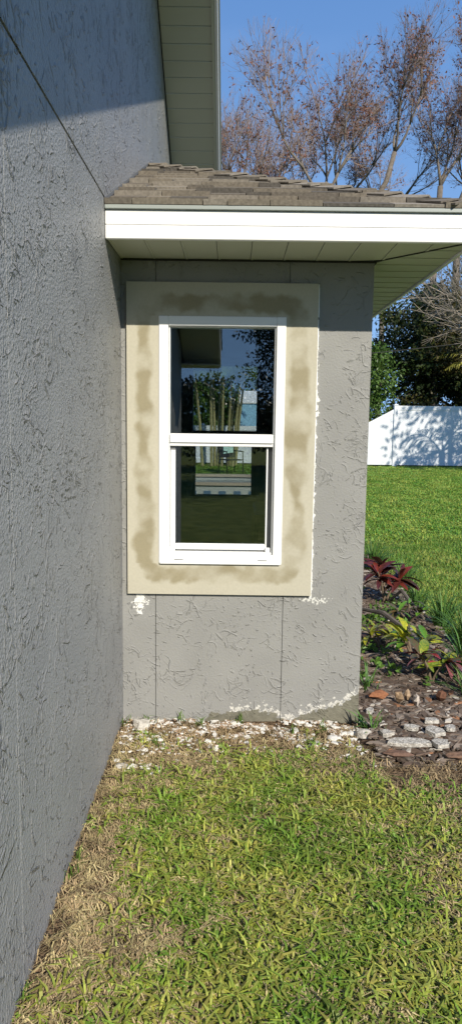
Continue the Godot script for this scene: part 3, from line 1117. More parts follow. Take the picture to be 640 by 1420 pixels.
func trees() -> void:
	# leafless trees above the roof
	bare_tree(Vector3(3.75, 0, -33.0), "broad leafless tree with brown tips above the middle of the small roof", [Vector3(0, 0, 0), Vector3(0.1, 4, 0), Vector3(-0.1, 8.0, 0), Vector3(0.0, 10.6, 0)], 0.135, 1.62, 6, 0.60, 0.4)
	bare_tree(Vector3(6.1, 0, -34.0), "leafless tree with dark curving limb right of the broad one", [Vector3(-0.6, 0, 0), Vector3(-0.8, 6, 0), Vector3(-0.5, 10.2, 0), Vector3(0.5, 12.0, 0), Vector3(0.8, 13.2, 0)], 0.105, 1.3, 6, 0.52, 0.3)
	bare_tree(Vector3(9.4, 0, -36.0), "slender pale leafless tree rising near the right edge", [Vector3(0, 0, 0), Vector3(-0.1, 6, 0), Vector3(0.1, 12.4, 0)], 0.13, 1.55, 6, 0.46, 0.25)
	bare_tree(Vector3(10.2, 0, -33.0), "leafless tree at the right edge with highest brown tipped crown", [Vector3(0, 0, 0), Vector3(-0.6, 6, 0), Vector3(-0.7, 10.6, 0), Vector3(-0.1, 12.2, 0)], 0.12, 1.75, 6, 0.5, 0.5)
	bare_tree(Vector3(0.6, 0, -34.0), "leafless tree beside the rake board, left of the broad one", [Vector3(0, 0, 0), Vector3(0.1, 6, 0), Vector3(0.0, 9.6, 0)], 0.14, 1.45, 6, 0.55, 0.3)
	bare_tree(Vector3(2.3, 0, -39.0), "distant leafless tree with fine pale twigs low behind the roof", [Vector3(0, 0, 0), Vector3(0.1, 6, 0), Vector3(0.0, 11.0, 0)], 0.12, 1.5, 6, 0.6, 0.15)
	bare_tree(Vector3(7.9, 0, -41.0), "distant leafless tree with fine twigs between the right hand ones", [Vector3(0, 0, 0), Vector3(0.1, 6, 0), Vector3(0.0, 12.0, 0)], 0.12, 1.5, 6, 0.6, 0.15)
	bare_tree(Vector3(5.2, 0, -37.0), "leafless tree filling the gap behind the curving limb", [Vector3(0, 0, 0), Vector3(0.1, 6, 0), Vector3(0.0, 11.2, 0)], 0.12, 1.5, 6, 0.62, 0.3)
	bare_tree(Vector3(-0.6, 0, -38.0), "leafless tree half hidden by the rake board", [Vector3(0, 0, 0), Vector3(0.1, 6, 0), Vector3(0.3, 11.0, 0)], 0.12, 1.5, 6, 0.6, 0.2)
	bare_tree(Vector3(11.6, 0, -38.0), "leafless tree low behind the right hand end of the roof", [Vector3(0, 0, 0), Vector3(0.1, 6, 0), Vector3(0.3, 11.6, 0)], 0.12, 1.5, 6, 0.6, 0.2)
	# dark evergreens behind the fence
	var dark := [Color(0.030, 0.045, 0.012), Color(0.045, 0.058, 0.016), Color(0.022, 0.034, 0.012), Color(0.070, 0.062, 0.022)]
	evergreen(Vector3(7.6, 0, -28.6), "dark dense evergreen tree behind the right end of the white fence", Vector3(0, 3.8, 0), Vector3(2.3, 3.0, 1.8), 150, 150, 0.17, dark)
	evergreen(Vector3(11.8, 0, -28.4), "dark evergreen tree past the right edge, behind the fence", Vector3(0, 3.9, 0), Vector3(2.6, 3.2, 1.8), 90, 130, 0.18, dark)
	evergreen(Vector3(9.4, 0, -31.5), "tall dark evergreen tree behind the others beyond the fence", Vector3(0, 4.6, 0), Vector3(3.2, 3.0, 1.6), 120, 130, 0.18, dark)
	var fresh := [Color(0.075, 0.145, 0.028), Color(0.055, 0.11, 0.022), Color(0.095, 0.165, 0.04)]
	evergreen(Vector3(4.75, 0, -27.2), "bright green bushy tree beside the bay's corner, behind the fence", Vector3(0, 2.7, 0), Vector3(1.0, 1.9, 0.9), 60, 150, 0.14, fresh)
	evergreen(Vector3(0.6, 0, -30.5), "green tree seen through the window beyond the fence", Vector3(0, 2.6, 0), Vector3(3.4, 2.3, 1.4), 170, 130, 0.2, fresh)
	evergreen(Vector3(10.8, 0, -16.6), "tall tree past the right edge whose crown shades the white fence", Vector3(0, 7.1, 0), Vector3(2.0, 1.5, 1.5), 42, 46, 0.22, fresh)
	# pale bare limbs hanging before the dark tree
	bare_limbs()
	palm("palm_tree", "palm with yellowing arched frond above the white fence", Vector3(9.3, 0, -26.2), 3.2, 11, 2.3, Color(0.20, 0.19, 0.035), "palms by the fence")
	palm("palm_tree", "palm past the right edge whose fronds shade the white fence", Vector3(8.9, 0, -20.4), 3.6, 13, 2.6, Color(0.07, 0.12, 0.025), "palms by the fence")
	palm("palm_tree", "second palm past the right edge shading the white fence", Vector3(11.2, 0, -20.9), 3.3, 13, 2.6, Color(0.07, 0.12, 0.025), "palms by the fence")
	var y := thing("garden_shrub", "low yellow green palm like shrub behind the sloping fence panel", "shrub", Vector3(4.9, 0, -26.0))
	var st := mb()
	for k in 12:
		var a := TAU * k / 12.0
		frond(st, Vector3(0, 1.25, 0), Vector3(cos(a), 0, sin(a)), 1.2, 1.15, 1.6, 0.35, Color(0.22, 0.21, 0.06) * rng.randf_range(0.7, 1.2), 0.05, 14)
	tube(st, [Vector3.ZERO, Vector3(0, 1.27, 0)], [0.07, 0.05], 6)
	build(st, "foliage", M.leaf, y)
	# overhead cable
	var cb := mb()
	var pts := []
	var rad := []
	for k in 25:
		var t := k / 24.0
		pts.append(Vector3(lerpf(-14.0, 24.0, t), lerpf(2.55, 7.0, t) - 1.15 * sin(PI * t), -22.5))
		rad.append(0.013)
	tube(cb, pts, rad, 5)
	var cab := build(cb, "overhead_cable", M.dark_trim, null)
	tag(cab, "thin black overhead cable crossing before the dark trees", "cable")
	# what is behind the camera and shows in the glass
	evergreen(Vector3(2.1, 0, 15.5), "dark tree behind the viewpoint, mirrored at right in the upper pane", Vector3(0, 3.9, 0), Vector3(1.7, 2.5, 1.6), 120, 150, 0.13, dark)
	for k in 5:
		evergreen(Vector3(-7.5 + k * 3.6, 0, 17.0 + (k % 2) * 1.2), ["clipped hedge behind the viewpoint, leftmost of five", "clipped hedge behind the viewpoint, second of five", "clipped hedge behind the viewpoint, third of five", "clipped hedge behind the viewpoint, fourth of five", "clipped hedge behind the viewpoint, fifth of five"][k], Vector3(0, 1.6, 0), Vector3(2.3, 1.35, 0.9), 90, 120, 0.16, dark, true)

func evergreen(at: Vector3, label: String, c: Vector3, r: Vector3, clumps: int, per: int, size: float, pal: Array, hedge := false) -> void:
	var t := thing("hedge_shrub", label, "hedge", at, 0.0, "hedge row") if hedge else thing("evergreen_tree", label, "tree", at, 0.0, "leafy trees round the yard")
	var tr := mb()
	tube(tr, [Vector3.ZERO, Vector3(0.08, c.y * 0.5, 0.05), Vector3(0, c.y, 0)], [0.17, 0.14, 0.08], 7)
	for k in 7:
		var a := TAU * k / 7.0 + rng.randf()
		var b := Vector3(0.04, c.y * rng.randf_range(0.4, 0.9), 0)
		tube(tr, [b, b + Vector3(cos(a) * r.x * 0.4, r.y * 0.2, sin(a) * r.z * 0.4), b + Vector3(cos(a) * r.x * 0.8, r.y * 0.45, sin(a) * r.z * 0.8)], [0.07, 0.045, 0.02], 5)
	build(tr, "trunk", M.bark, t)
	var st := mb()
	leaf_cloud(st, c, r, clumps, per, size, pal)
	build(st, "crown", M.leaf, t)

func bare_limbs() -> void:
	var t := thing("bare_tree", "leafless tree whose pale tangled limbs hang before the dark evergreens", "tree", Vector3(11.0, 0, -25.9), 0.0, "leafless trees behind the house")
	var big := mb()
	var small := mb()
	tips = []
	tube(big, [Vector3.ZERO, Vector3(0.1, 3, 0), Vector3(-0.3, 5.2, 0)], [0.2, 0.16, 0.13], 7)
	for a in [[Vector3(-0.3, 5.0, 0), Vector3(-1, 0.22, 0.05), 1.7], [Vector3(-0.2, 4.6, 0), Vector3(-1, 0.02, 0.1), 1.75], [Vector3(-0.3, 5.2, 0), Vector3(-1, 0.5, 0), 1.4], [Vector3(-0.3, 5.2, 0), Vector3(0.6, 0.8, 0), 1.3], [Vector3(-0.1, 4.2, 0.1), Vector3(-1, 0.25, 0.2), 1.6]]:
		grow(big, small, a[0], (a[1] as Vector3).normalized(), a[2], 0.07, 4, 0.5)
	var pale := mat(lin(0.30, 0.26, 0.21), 0.9, 0.2)
	build(big, "trunk", M.bark, t)
	build(small, "twigs", pale, t)

# ------------------------------------------------------------------ yard seen through both windows
func far_yard() -> void:
	var p := thing("clumping_palm", "clump of slender bamboo like palm stems seen through the upper panes", "palm", Vector3(-0.55, 0, -23.6))
	for k in 11:
		var st := mb()
		var a := rng.randf() * TAU
		var b := Vector3(rng.randf_range(-0.55, 0.75), 0, rng.randf_range(-0.4, 0.4))
		var lean := Vector3(b.x * 0.55 + rng.randf_range(-0.1, 0.1), 0, 0.2 * sin(a))
		tube(st, [b, b + Vector3(0, 1.4, 0) + lean * 0.35, b + Vector3(0, 3.0, 0) + lean], [0.05, 0.045, 0.03], 6)
		var stem := build(st, "stem", mat(lin(0.30, 0.27, 0.12), 0.6), p)
		var fr := mb()
		for j in 5:
			var an := TAU * j / 5.0 + a
			frond(fr, b + Vector3(0, 2.95, 0) + lean, Vector3(cos(an), 0, sin(an)), 0.9, 1.4, 1.8, 0.42, Color(0.11, 0.16, 0.03) * rng.randf_range(0.6, 1.2), 0.045, 16)
		build(fr, "frond", M.leaf, stem)
	# shed with white roof and blue wall over the fence
	var s := thing("storage_shed", "small pale blue shed with white roof seen through the upper panes", "shed", Vector3(0.65, 0, -26.2))
	box("wall", Vector3(-0.42, 0.0, -0.8), Vector3(0.36, 2.05, 0.0), mat(lin(0.28, 0.52, 0.68), 0.6), s)
	var rf := mb()
	hexa(rf, [Vector3(-0.46, 2.06, 0.05), Vector3(0.40, 2.06, 0.05), Vector3(0.33, 2.48, -0.7), Vector3(-0.38, 2.48, -0.7), Vector3(-0.46, 2.10, 0.05), Vector3(0.40, 2.10, 0.05), Vector3(0.33, 2.53, -0.7), Vector3(-0.38, 2.53, -0.7)])
	build(rf, "roof", M.white, s)
	# raised pool edge
	var pool := thing("pool_wall", "raised pool edge with tan coping and blue tiles seen through lower panes", "pool", Vector3(-0.2, -0.12, -15.6))
	var cop := mb()
	var wl := mb()
	var n := 28
	for k in n:
		var a0 := TAU * k / n
		var a1 := TAU * (k + 1) / n
		var d0 := Vector3(cos(a0), 0, sin(a0) * 0.45)
		var d1 := Vector3(cos(a1), 0, sin(a1) * 0.45)
		var u := Vector3.UP
		hexa(wl, [d0 * 2.3, d1 * 2.3, d1 * 2.45, d0 * 2.45, d0 * 2.3 + u * 0.34, d1 * 2.3 + u * 0.34, d1 * 2.45 + u * 0.34, d0 * 2.45 + u * 0.34])
		hexa(cop, [d0 * 2.22 + u * 0.342, d1 * 2.22 + u * 0.342, d1 * 2.55 + u * 0.342, d0 * 2.55 + u * 0.342, d0 * 2.22 + u * 0.40, d1 * 2.22 + u * 0.40, d1 * 2.55 + u * 0.40, d0 * 2.55 + u * 0.40])
	build(wl, "wall", mat(lin(0.42, 0.42, 0.38), 0.7), pool)
	build(cop, "coping", mat(lin(0.42, 0.34, 0.25), 0.8), pool)
	var tile := mat(lin(0.09, 0.15, 0.22), 0.4)
	for k in 9:
		var a := PI / 2.0 + (k - 4) * 0.12
		var c := Vector3(cos(a), 0, sin(a) * 0.45) * 2.46 + Vector3(0, 0.17, 0.004)
		box("tile", c - Vector3(0.07, 0.06, 0.02), c + Vector3(0.07, 0.06, 0.004), tile, pool, 0.002)
	var water := mb()
	for k in n:
		var a0 := TAU * k / n
		var a1 := TAU * (k + 1) / n
		tri(water, Vector3(0, 0.27, 0), Vector3(cos(a0) * 2.3, 0.27, sin(a0) * 1.035), Vector3(cos(a1) * 2.3, 0.27, sin(a1) * 1.035))
	build(water, "water", mat(lin(0.03, 0.10, 0.13), 0.05, 0.6), pool)
	# patio chair with a towel
	var ch := thing("patio_chair", "dark metal patio chair with pale towel seen through lower panes", "chair", Vector3(-0.05, 0, -20.2), 0.5)
	var iron := mat(lin(0.02, 0.02, 0.02), 0.4)
	for x in [-0.25, 0.25]:
		var l := mb()
		tube(l, [Vector3(x, -0.01, 0.25), Vector3(x, 0.42, 0.22), Vector3(x, 0.64, 0.20)], [0.014, 0.014, 0.014], 6)
		build(l, "leg", iron, ch)
		var l2 := mb()
		tube(l2, [Vector3(x, -0.01, -0.28), Vector3(x, 0.42, -0.22), Vector3(x, 0.98, -0.36)], [0.014, 0.014, 0.014], 6)
		build(l2, "leg", iron, ch)
		var ar := mb()
		tube(ar, [Vector3(x, 0.64, 0.23), Vector3(x, 0.65, -0.28)], [0.016, 0.016], 6)
		build(ar, "armrest", iron, ch)
	box("seat", Vector3(-0.25, 0.40, -0.23), Vector3(0.25, 0.425, 0.24), iron, ch, 0.006)
	var bk := mb()
	hexa(bk, [Vector3(-0.24, 0.46, -0.245), Vector3(0.24, 0.46, -0.245), Vector3(0.24, 0.46, -0.225), Vector3(-0.24, 0.46, -0.225), Vector3(-0.24, 0.98, -0.37), Vector3(0.24, 0.98, -0.37), Vector3(0.24, 0.98, -0.35), Vector3(-0.24, 0.98, -0.35)])
	build(bk, "backrest", iron, ch)
	var tw := thing("towel", "pale green towel hung over the dark patio chair", "towel", Vector3(-0.05, 0, -20.2), 0.5)
	var tq := mb()
	hexa(tq, [Vector3(-0.12, 0.56, -0.24), Vector3(0.2, 0.60, -0.25), Vector3(0.2, 0.60, -0.225), Vector3(-0.12, 0.56, -0.215), Vector3(-0.08, 0.90, -0.34), Vector3(0.21, 0.94, -0.35), Vector3(0.21, 0.94, -0.325), Vector3(-0.08, 0.90, -0.315)])
	build(tq, "cloth", mat(lin(0.42, 0.62, 0.52), 0.9), tw)

# ------------------------------------------------------------------ grass
func blade(st: SurfaceTool, p: Vector3, a: float, l: float, w: float, lean: float, c: Color) -> void:
	var o := Vector3(cos(a), 0, sin(a))
	var s := Vector3(-sin(a), 0, cos(a)) * w * 0.5
	var b := p + o * l * lean * 0.35 + Vector3(0, l * 0.55 * (1.0 - lean * 0.3), 0)
	var t := p + o * l * (lean * 0.95 + 0.08) + Vector3(0, l * (0.95 - lean * 0.75), 0)
	st.set_color(c)
	tri(st, p - s * 0.7, b - s, p + s * 0.7)
	tri(st, p + s * 0.7, b - s, b + s)
	tri(st, b - s, t, b + s)

func tuft(n: int, l: float, w: float, reach: float, lean: Vector2, seed_: int, hue := 1.0) -> ArrayMesh:
	var r := RandomNumberGenerator.new()
	r.seed = seed_
	var st := mb()
	for k in n:
		var a := r.randf() * TAU
		var p := Vector3(r.randf_range(-1, 1), 0, r.randf_range(-1, 1)) * reach
		var g := r.randf_range(0.7, 1.3)
		blade(st, p, a, l * r.randf_range(0.55, 1.25), w * r.randf_range(0.7, 1.2), r.randf_range(lean.x, lean.y), Color(g * (1.0 + hue * r.randf_range(-0.45, 0.25)), g, g * (1.0 + hue * r.randf_range(-0.4, 0.25))))
	st.generate_normals()
	return st.commit()

func scatter(called: String, mesh: Mesh, m: Material, list: Array) -> MultiMeshInstance3D:
	# list of [position, turn, scale, colour, tilt]
	var mm := MultiMesh.new()
	mm.transform_format = MultiMesh.TRANSFORM_3D
	mm.use_colors = true
	mm.mesh = mesh
	mm.instance_count = list.size()
	for k in list.size():
		var e: Array = list[k]
		var b := Basis(Vector3.UP, e[1]).scaled(Vector3.ONE * e[2])
		if e.size() > 4:
			b = Basis(Vector3.UP, e[1]) * Basis(Vector3.RIGHT, e[4]) * Basis.from_scale(Vector3.ONE * e[2])
		mm.set_instance_transform(k, Transform3D(b, e[0]))
		mm.set_instance_color(k, e[3])
	var o := MultiMeshInstance3D.new()
	o.multimesh = mm
	o.material_override = m
	o.name = numbered(called)
	o.set_meta("kind", "stuff")
	add_child(o, true)
	return o

func green(t: float) -> Color:
	# t 0 fresh green, 1 yellow
	return Color(0.155, 0.265, 0.034).lerp(Color(0.44, 0.43, 0.10), clampf(t, 0.0, 1.0))

func lawn() -> void:
	var patch := noise(91, 1.5, 3)
	var tone := noise(92, 2.3, 3)
	var near := []
	var low := []
	var straw := []
	# the lawn in front of the bay: x -0.54..2.4, z +0.4..-3.45
	for k in 29000:
		var x := rng.randf_range(-0.53, 2.3)
		var z := rng.randf_range(-3.5, 0.3)
		if x > 0.66 and z < -3.12:
			continue
		var from_wall := x - XW
		var from_bay := z + D if x < 0.66 else z + 3.12
		var pn := patch.get_noise_2d(x, z)
		var dens := smoothstep(0.02, 0.50, from_wall + pn * 0.22 + 0.02) * smoothstep(0.20, 0.70, from_bay + pn * 0.30)
		dens = dens * clampf(0.85 + pn * 0.9, 0.25, 1.0)
		var tn := tone.get_noise_2d(x, z)
		if rng.randf() < dens:
			var e := [Vector3(x, 0.006, z), rng.randf() * TAU, rng.randf_range(0.65, 1.15), green(0.30 + tn * 0.7 + rng.randfn(0.0, 0.22)) * rng.randf_range(0.75, 1.2), rng.randf_range(-0.25, 0.25)]
			if rng.randf() < 0.62:
				near.append(e)
			else:
				low.append(e)
		elif rng.randf() < (0.30 if from_bay < 0.42 else 0.40):
			straw.append([Vector3(x, 0.012, z), rng.randf() * TAU, rng.randf_range(0.6, 1.2), Color(0.42, 0.31, 0.175) * rng.randf_range(0.45, 1.25), rng.randf_range(-0.15, 0.15)])
		if rng.randf() < 0.30 * smoothstep(0.1, 0.5, from_bay):
			straw.append([Vector3(x, 0.014, z), rng.randf() * TAU, rng.randf_range(0.6, 1.1), Color(0.50, 0.41, 0.21) * rng.randf_range(0.6, 1.25), rng.randf_range(-0.15, 0.3)])
	tag(scatter("lawn_grass", tuft(9, 0.095, 0.008, 0.024, Vector2(0.35, 0.95), 1), M.grass, near), "broad bladed green grass in front of the bay", "grass")
	tag(scatter("lawn_grass", tuft(11, 0.05, 0.006, 0.024, Vector2(0.5, 1.0), 2), M.grass, low), "short green grass between the taller blades", "grass")
	tag(scatter("dry_thatch", tuft(9, 0.07, 0.004, 0.03, Vector2(0.95, 1.15), 3, 0.1), M.straw, straw), "dry straw coloured dead grass lying on the soil", "dry grass")
	# the lawn to the right, out to the fence
	var mid := []
	var far := []
	for k in 120000:
		var u := rng.randf()
		var z := -3.1 - 21.4 * pow(u, 1.25)
		var x := rng.randf_range(0.7, 3.0 + (-z) * 0.42)
		if z > -8.3 and x < 1.42 + 0.12 * patch.get_noise_2d(x * 2.0, z * 2.0):
			continue
		if z > -6.15 and x < 0.7:
			continue
		var tn := tone.get_noise_2d(x * 0.6, z * 0.6)
		var pn := patch.get_noise_2d(x * 0.5 + 9.0, z * 0.5)
		if pn < -0.32 and rng.randf() < 0.6:
			continue
		var c := green(0.28 + tn * 0.6 + rng.randfn(0.0, 0.16)) * rng.randf_range(0.8, 1.2)
		if z > -9.5:
			mid.append([Vector3(x, -0.008, z), rng.randf() * TAU, rng.randf_range(0.6, 1.1), c, rng.randf_range(-0.2, 0.2)])
		else:
			far.append([Vector3(x, -0.008, z), rng.randf() * TAU, rng.randf_range(0.6, 1.1), c])
	for k in 9000:    # behind the bay, seen through the windows
		var z := rng.randf_range(-24.4, -9.0)
		var x := rng.randf_range(-3.5, 2.5)
		far.append([Vector3(x, -0.008, z), rng.randf() * TAU, rng.randf_range(0.8, 1.4), green(0.2 + rng.randfn(0.0, 0.2))])
	tag(scatter("lawn_grass", tuft(11, 0.06, 0.007, 0.035, Vector2(0.3, 0.9), 4), M.grass, mid), "mown green grass beside the planting bed", "grass")
	tag(scatter("lawn_grass", tuft(12, 0.07, 0.013, 0.07, Vector2(0.3, 0.9), 5), M.grass, far), "mown green grass reaching to the white fence", "grass")

# ------------------------------------------------------------------ planting bed and debris
func rock(seed_: int, flat: float, sharp := 0.25) -> ArrayMesh:
	var r := RandomNumberGenerator.new()
	r.seed = seed_
	var st := mb()
	var rows := 4
	var cols := 7
	var g := []
	for j in rows + 1:
		var row := []
		for i in cols:
			var a := TAU * i / cols
			var b := PI * j / rows
			var d := Vector3(cos(a) * sin(b), cos(b) * flat, sin(a) * sin(b))
			row.append(d * (r.randf_range(1.0 - sharp, 1.0 + sharp) if j > 0 and j < rows else 1.0))
		g.append(row)
	for j in rows:
		for i in cols:
			var k := (i + 1) % cols
			quad(st, g[j][i], g[j][k], g[j + 1][k], g[j + 1][i])
	st.generate_normals()
	return st.commit()

func shard(seed_: int, long := 1.0) -> ArrayMesh:
	# an angular flat flake
	var r := RandomNumberGenerator.new()
	r.seed = seed_
	var n := 5 + r.randi() % 3
	var st := mb()
	var lo := []
	var hi := []
	for k in n:
		var a := TAU * (k + r.randf_range(-0.3, 0.3)) / n
		var d := Vector3(cos(a) * r.randf_range(0.6, 1.1) * long, 0, sin(a) * r.randf_range(0.5, 0.9) / sqrt(long))
		lo.append(d + Vector3(0, -0.12, 0))
		hi.append(d * r.randf_range(0.8, 0.95) + Vector3(0, 0.12 + r.randf_range(-0.05, 0.08), 0))
	for k in range(1, n - 1):
		tri(st, hi[0], hi[k], hi[k + 1])
		tri(st, lo[0], lo[k + 1], lo[k])
	for k in n:
		var j := (k + 1) % n
		quad(st, lo[k], lo[j], hi[j], hi[k])
	st.generate_normals()
	return st.commit()

func croton_leaf(l: float, w: float, fold: float, curl: float) -> ArrayMesh:
	var st := mb()
	st.set_smooth_group(0)
	var n := 5
	var rows := []
	for k in n + 1:
		var t := float(k) / n
		var half := w * 0.5 * pow(sin(PI * clampf(t * 0.93 + 0.035, 0.0, 1.0)), 0.8)
		var y := curl * l * (t * 0.9 - t * t * 1.2)
		rows.append([Vector3(-half, y + fold * half, t * l), Vector3(0, y, t * l), Vector3(half, y + fold * half, t * l)])
	for k in n:
		for s in 2:
			quad(st, rows[k][s], rows[k][s + 1], rows[k + 1][s + 1], rows[k + 1][s])
	st.index()
	st.generate_normals()
	return st.commit()

func croton(label: String, at: Vector3, tall: float, leaves: int, l: float, pal: Array, spread: float) -> void:
	var t := thing("croton_plant", label, "plant", at, 0.0, "croton plants in the bed")
	var st := mb()
	var crowns := []
	for k in 3:
		var a := TAU * k / 3.0 + rng.randf()
		var top := Vector3(cos(a) * spread * 0.4, tall * rng.randf_range(0.65, 1.0), sin(a) * spread * 0.4)
		tube(st, [Vector3.ZERO, top * Vector3(0.4, 0.55, 0.4), top], [0.011, 0.009, 0.006], 6)
		crowns.append(top)
	build(st, "stem", mat(lin(0.16, 0.12, 0.08), 0.8), t)
	var shapes := [croton_leaf(1.0, 0.30, 0.35, 0.35), croton_leaf(1.0, 0.38, 0.25, 0.5), croton_leaf(1.0, 0.26, 0.45, 0.2)]
	var mats := []
	for c in pal:
		var m := mat(Color.WHITE, 0.32, 0.5)
		var col: Color = c[0]
		var col2: Color = c[1]
		m.albedo_texture = two_tone(128, 300 + rng.randi() % 900, 0.05, 2, col, col2, 1.8)
		triplanar(m, 9.0)
		m.backlight_enabled = true
		m.backlight = Color(0.3, 0.3, 0.2)
		m.cull_mode = BaseMaterial3D.CULL_DISABLED
		mats.append(m)
	for k in leaves:
		var c: Vector3 = crowns[k % 3] * rng.randf_range(0.72, 1.0)
		var a := rng.randf() * TAU
		var pitch := rng.randf_range(-0.9, 0.45)
		var b := Basis(Vector3.UP, a) * Basis(Vector3.RIGHT, pitch) * Basis(Vector3.BACK, rng.randf_range(-0.5, 0.5))
		put(shapes[rng.randi() % 3], "leaf", mats[rng.randi() % mats.size()], t, Transform3D(b * Basis.from_scale(Vector3.ONE * l * rng.randf_range(0.7, 1.2)), c))

func clump(label: String, at: Vector3, n: int, l: float, c: Color) -> void:
	var t := thing("grass_clump", label, "plant", at, 0.0, "strappy border grass along the bed")
	var st := mb()
	for k in n:
		var a := rng.randf() * TAU
		var o := Vector3(cos(a), 0, sin(a))
		var p := o * rng.randf() * 0.07
		var ll := l * rng.randf_range(0.6, 1.15)
		var lean := rng.randf_range(0.15, 0.9)
		var s := Vector3(-sin(a), 0, cos(a)) * 0.006
		var prev := p
		st.set_color(c * rng.randf_range(0.6, 1.3))
		for j in 4:
			var u := (j + 1) / 4.0
			var q := p + o * ll * lean * u * u + Vector3(0, ll * (u - 0.55 * lean * u * u), 0)
			var w0 := 1.0 - 0.15 * j
			var w1 := 0.0 if j == 3 else 1.0 - 0.15 * (j + 1)
			quad(st, prev - s * w0, q - s * w1, q + s * w1, prev + s * w0)
			prev = q
	build(st, "blades", M.grass, t)

func bed() -> void:
	# mulch: bark chips too many to count
	var bark := []
	for k in 17000:
		var z := rng.randf_range(-8.2, -3.10)
		var x := rng.randf_range(0.67, 1.55)
		if z > -3.6 and x > 0.67:
			x = rng.randf_range(0.68, 1.9)
		elif x > 1.36 and rng.randf() < 0.6:
			continue
		var c := Color(0.10, 0.068, 0.05).lerp(Color(0.28, 0.235, 0.195), pow(rng.randf(), 2.0)) * rng.randf_range(0.45, 1.2)
		if rng.randf() < 0.035:
			c = Color(0.5, 0.46, 0.4) * rng.randf_range(0.7, 1.2)
		if rng.randf() < 0.02:
			c = Color(0.26, 0.13, 0.07)
		var rise := smoothstep(0.0, 0.22, minf(-3.05 - z, 1.62 - x))
		bark.append([Vector3(x, 0.008 + rise * 0.034 + rng.randf() * 0.012, z), rng.randf() * TAU, rng.randf_range(0.010, 0.030), c, rng.randf_range(-0.35, 0.35)])
	tag(scatter("bark_mulch", shard(3, 1.7), M.chip, bark), "brown and grey bark mulch covering the planting bed", "mulch")
	# crumbs of plaster along the foot of the wall
	var crumbs := []
	var heap := noise(95, 5.0, 2)
	for k in 4200:
		var x := rng.randf_range(-0.52, 0.66)
		var z := -3.57 + rng.randf() * rng.randf_range(0.1, 0.55)
		if heap.get_noise_2d(x, z * 1.6) < rng.randf_range(-0.3, 0.3):
			continue
		var c := Color(0.72, 0.69, 0.64) * rng.randf_range(0.6, 1.2)
		if rng.randf() < 0.55:
			c = Color(0.33, 0.23, 0.15) * rng.randf_range(0.6, 1.2)
		crumbs.append([Vector3(x, 0.03, z), rng.randf() * TAU, rng.randf_range(0.004, 0.012), c, rng.randf_range(-0.4, 0.4)])
	tag(scatter("plaster_crumbs", shard(5), M.chip, crumbs), "white and tan plaster crumbs strewn along the wall foot", "debris")
	var shapes := [shard(11), shard(12), rock(13, 0.5), shard(14), rock(15, 0.4, 0.35)]
	var pale := mat(Color.WHITE, 0.95, 0.2)
	pale.albedo_texture = two_tone(128, 401, 0.06, 3, Color(0.52, 0.50, 0.45), Color(0.82, 0.80, 0.76))
	triplanar(pale, 6.0)
	for k in 250:
		var x := rng.randf_range(-0.50, 0.64)
		var z := -3.55 + rng.randf() * rng.randf_range(0.1, 0.5)
		if k <= 200 and heap.get_noise_2d(x, z * 1.6) < rng.randf_range(-0.45, 0.2):
			continue
		if k > 200:
			x = rng.randf_range(-0.5, -0.3)
			z = rng.randf_range(-3.5, -2.95)
		var s := rng.randf_range(0.008, 0.021) * (1.6 if rng.randf() < 0.16 else 1.0)
		var b := Basis(Vector3.UP, rng.randf() * TAU) * Basis(Vector3.RIGHT, rng.randf_range(-0.3, 0.3)) * Basis.from_scale(Vector3(s, s * 0.8, s))
		var o := put(shapes[rng.randi() % 5], "plaster_chip", pale, null, Transform3D(b, Vector3(x, 0.030 + s * 0.1, z)))
		var where := "white plaster chip in the dirt along the foot of the gable wall" if x < -0.36 else ("white plaster chip in the dirt below the window, between the panel joints" if x < 0.26 else "white plaster chip below the bare cement patch, right of the joint")
		tag(o, where, "chip", "white plaster chips by the wall")
	# larger pieces one can point to
	named_stone("cement_lump", "largest pale cement lump in the corner where the walls meet", Vector3(-0.435, 0.025, -3.47), Vector3(0.05, 0.055, 0.04), 21)
	named_stone("cement_lump", "pale cement lump beside the gable wall", Vector3(-0.47, 0.015, -3.06), Vector3(0.035, 0.03, 0.04), 22)
	named_stone("cement_lump", "white cement lump at the corner of the bay by the mulch", Vector3(0.645, 0.03, -3.38), Vector3(0.045, 0.05, 0.035), 23)
	# pavers at the front of the bed
	slab("long pale flat paver at the front edge of the bed", Vector3(0.835, 0.062, -3.26), Vector3(0.105, 0.009, 0.034), 0.03)
	slab("short pale flat paver right of the long one", Vector3(0.985, 0.062, -3.255), Vector3(0.042, 0.009, 0.040), -0.05)
	slab("square grey paver piece behind the short one", Vector3(0.985, 0.066, -3.375), Vector3(0.045, 0.010, 0.05), 0.3)
	slab("small white paver piece behind the long one", Vector3(0.885, 0.066, -3.42), Vector3(0.035, 0.009, 0.024), -0.3)
	slab("white paver piece behind the square grey one", Vector3(1.0, 0.068, -3.50), Vector3(0.034, 0.009, 0.022), 0.2)
	slab("grey paver piece nearest the bay corner", Vector3(0.75, 0.060, -3.36), Vector3(0.03, 0.010, 0.03), 0.5)
	slab("thin white paver sliver left of the reddish bark", Vector3(0.72, 0.066, -3.62), Vector3(0.028, 0.009, 0.018), 0.9)
	slab("pale paver piece right of the square grey one", Vector3(1.075, 0.066, -3.42), Vector3(0.026, 0.009, 0.03), -0.5)
	# large bark pieces
	bark_piece("large reddish brown bark piece near the bay corner", Vector3(0.80, 0.075, -3.82), Vector3(0.05, 0.024, 0.032), 0.2, Color(0.26, 0.115, 0.06))
	bark_piece("upright tan bark piece right of the reddish one", Vector3(0.90, 0.085, -3.76), Vector3(0.022, 0.03, 0.03), 0.7, Color(0.30, 0.21, 0.13))
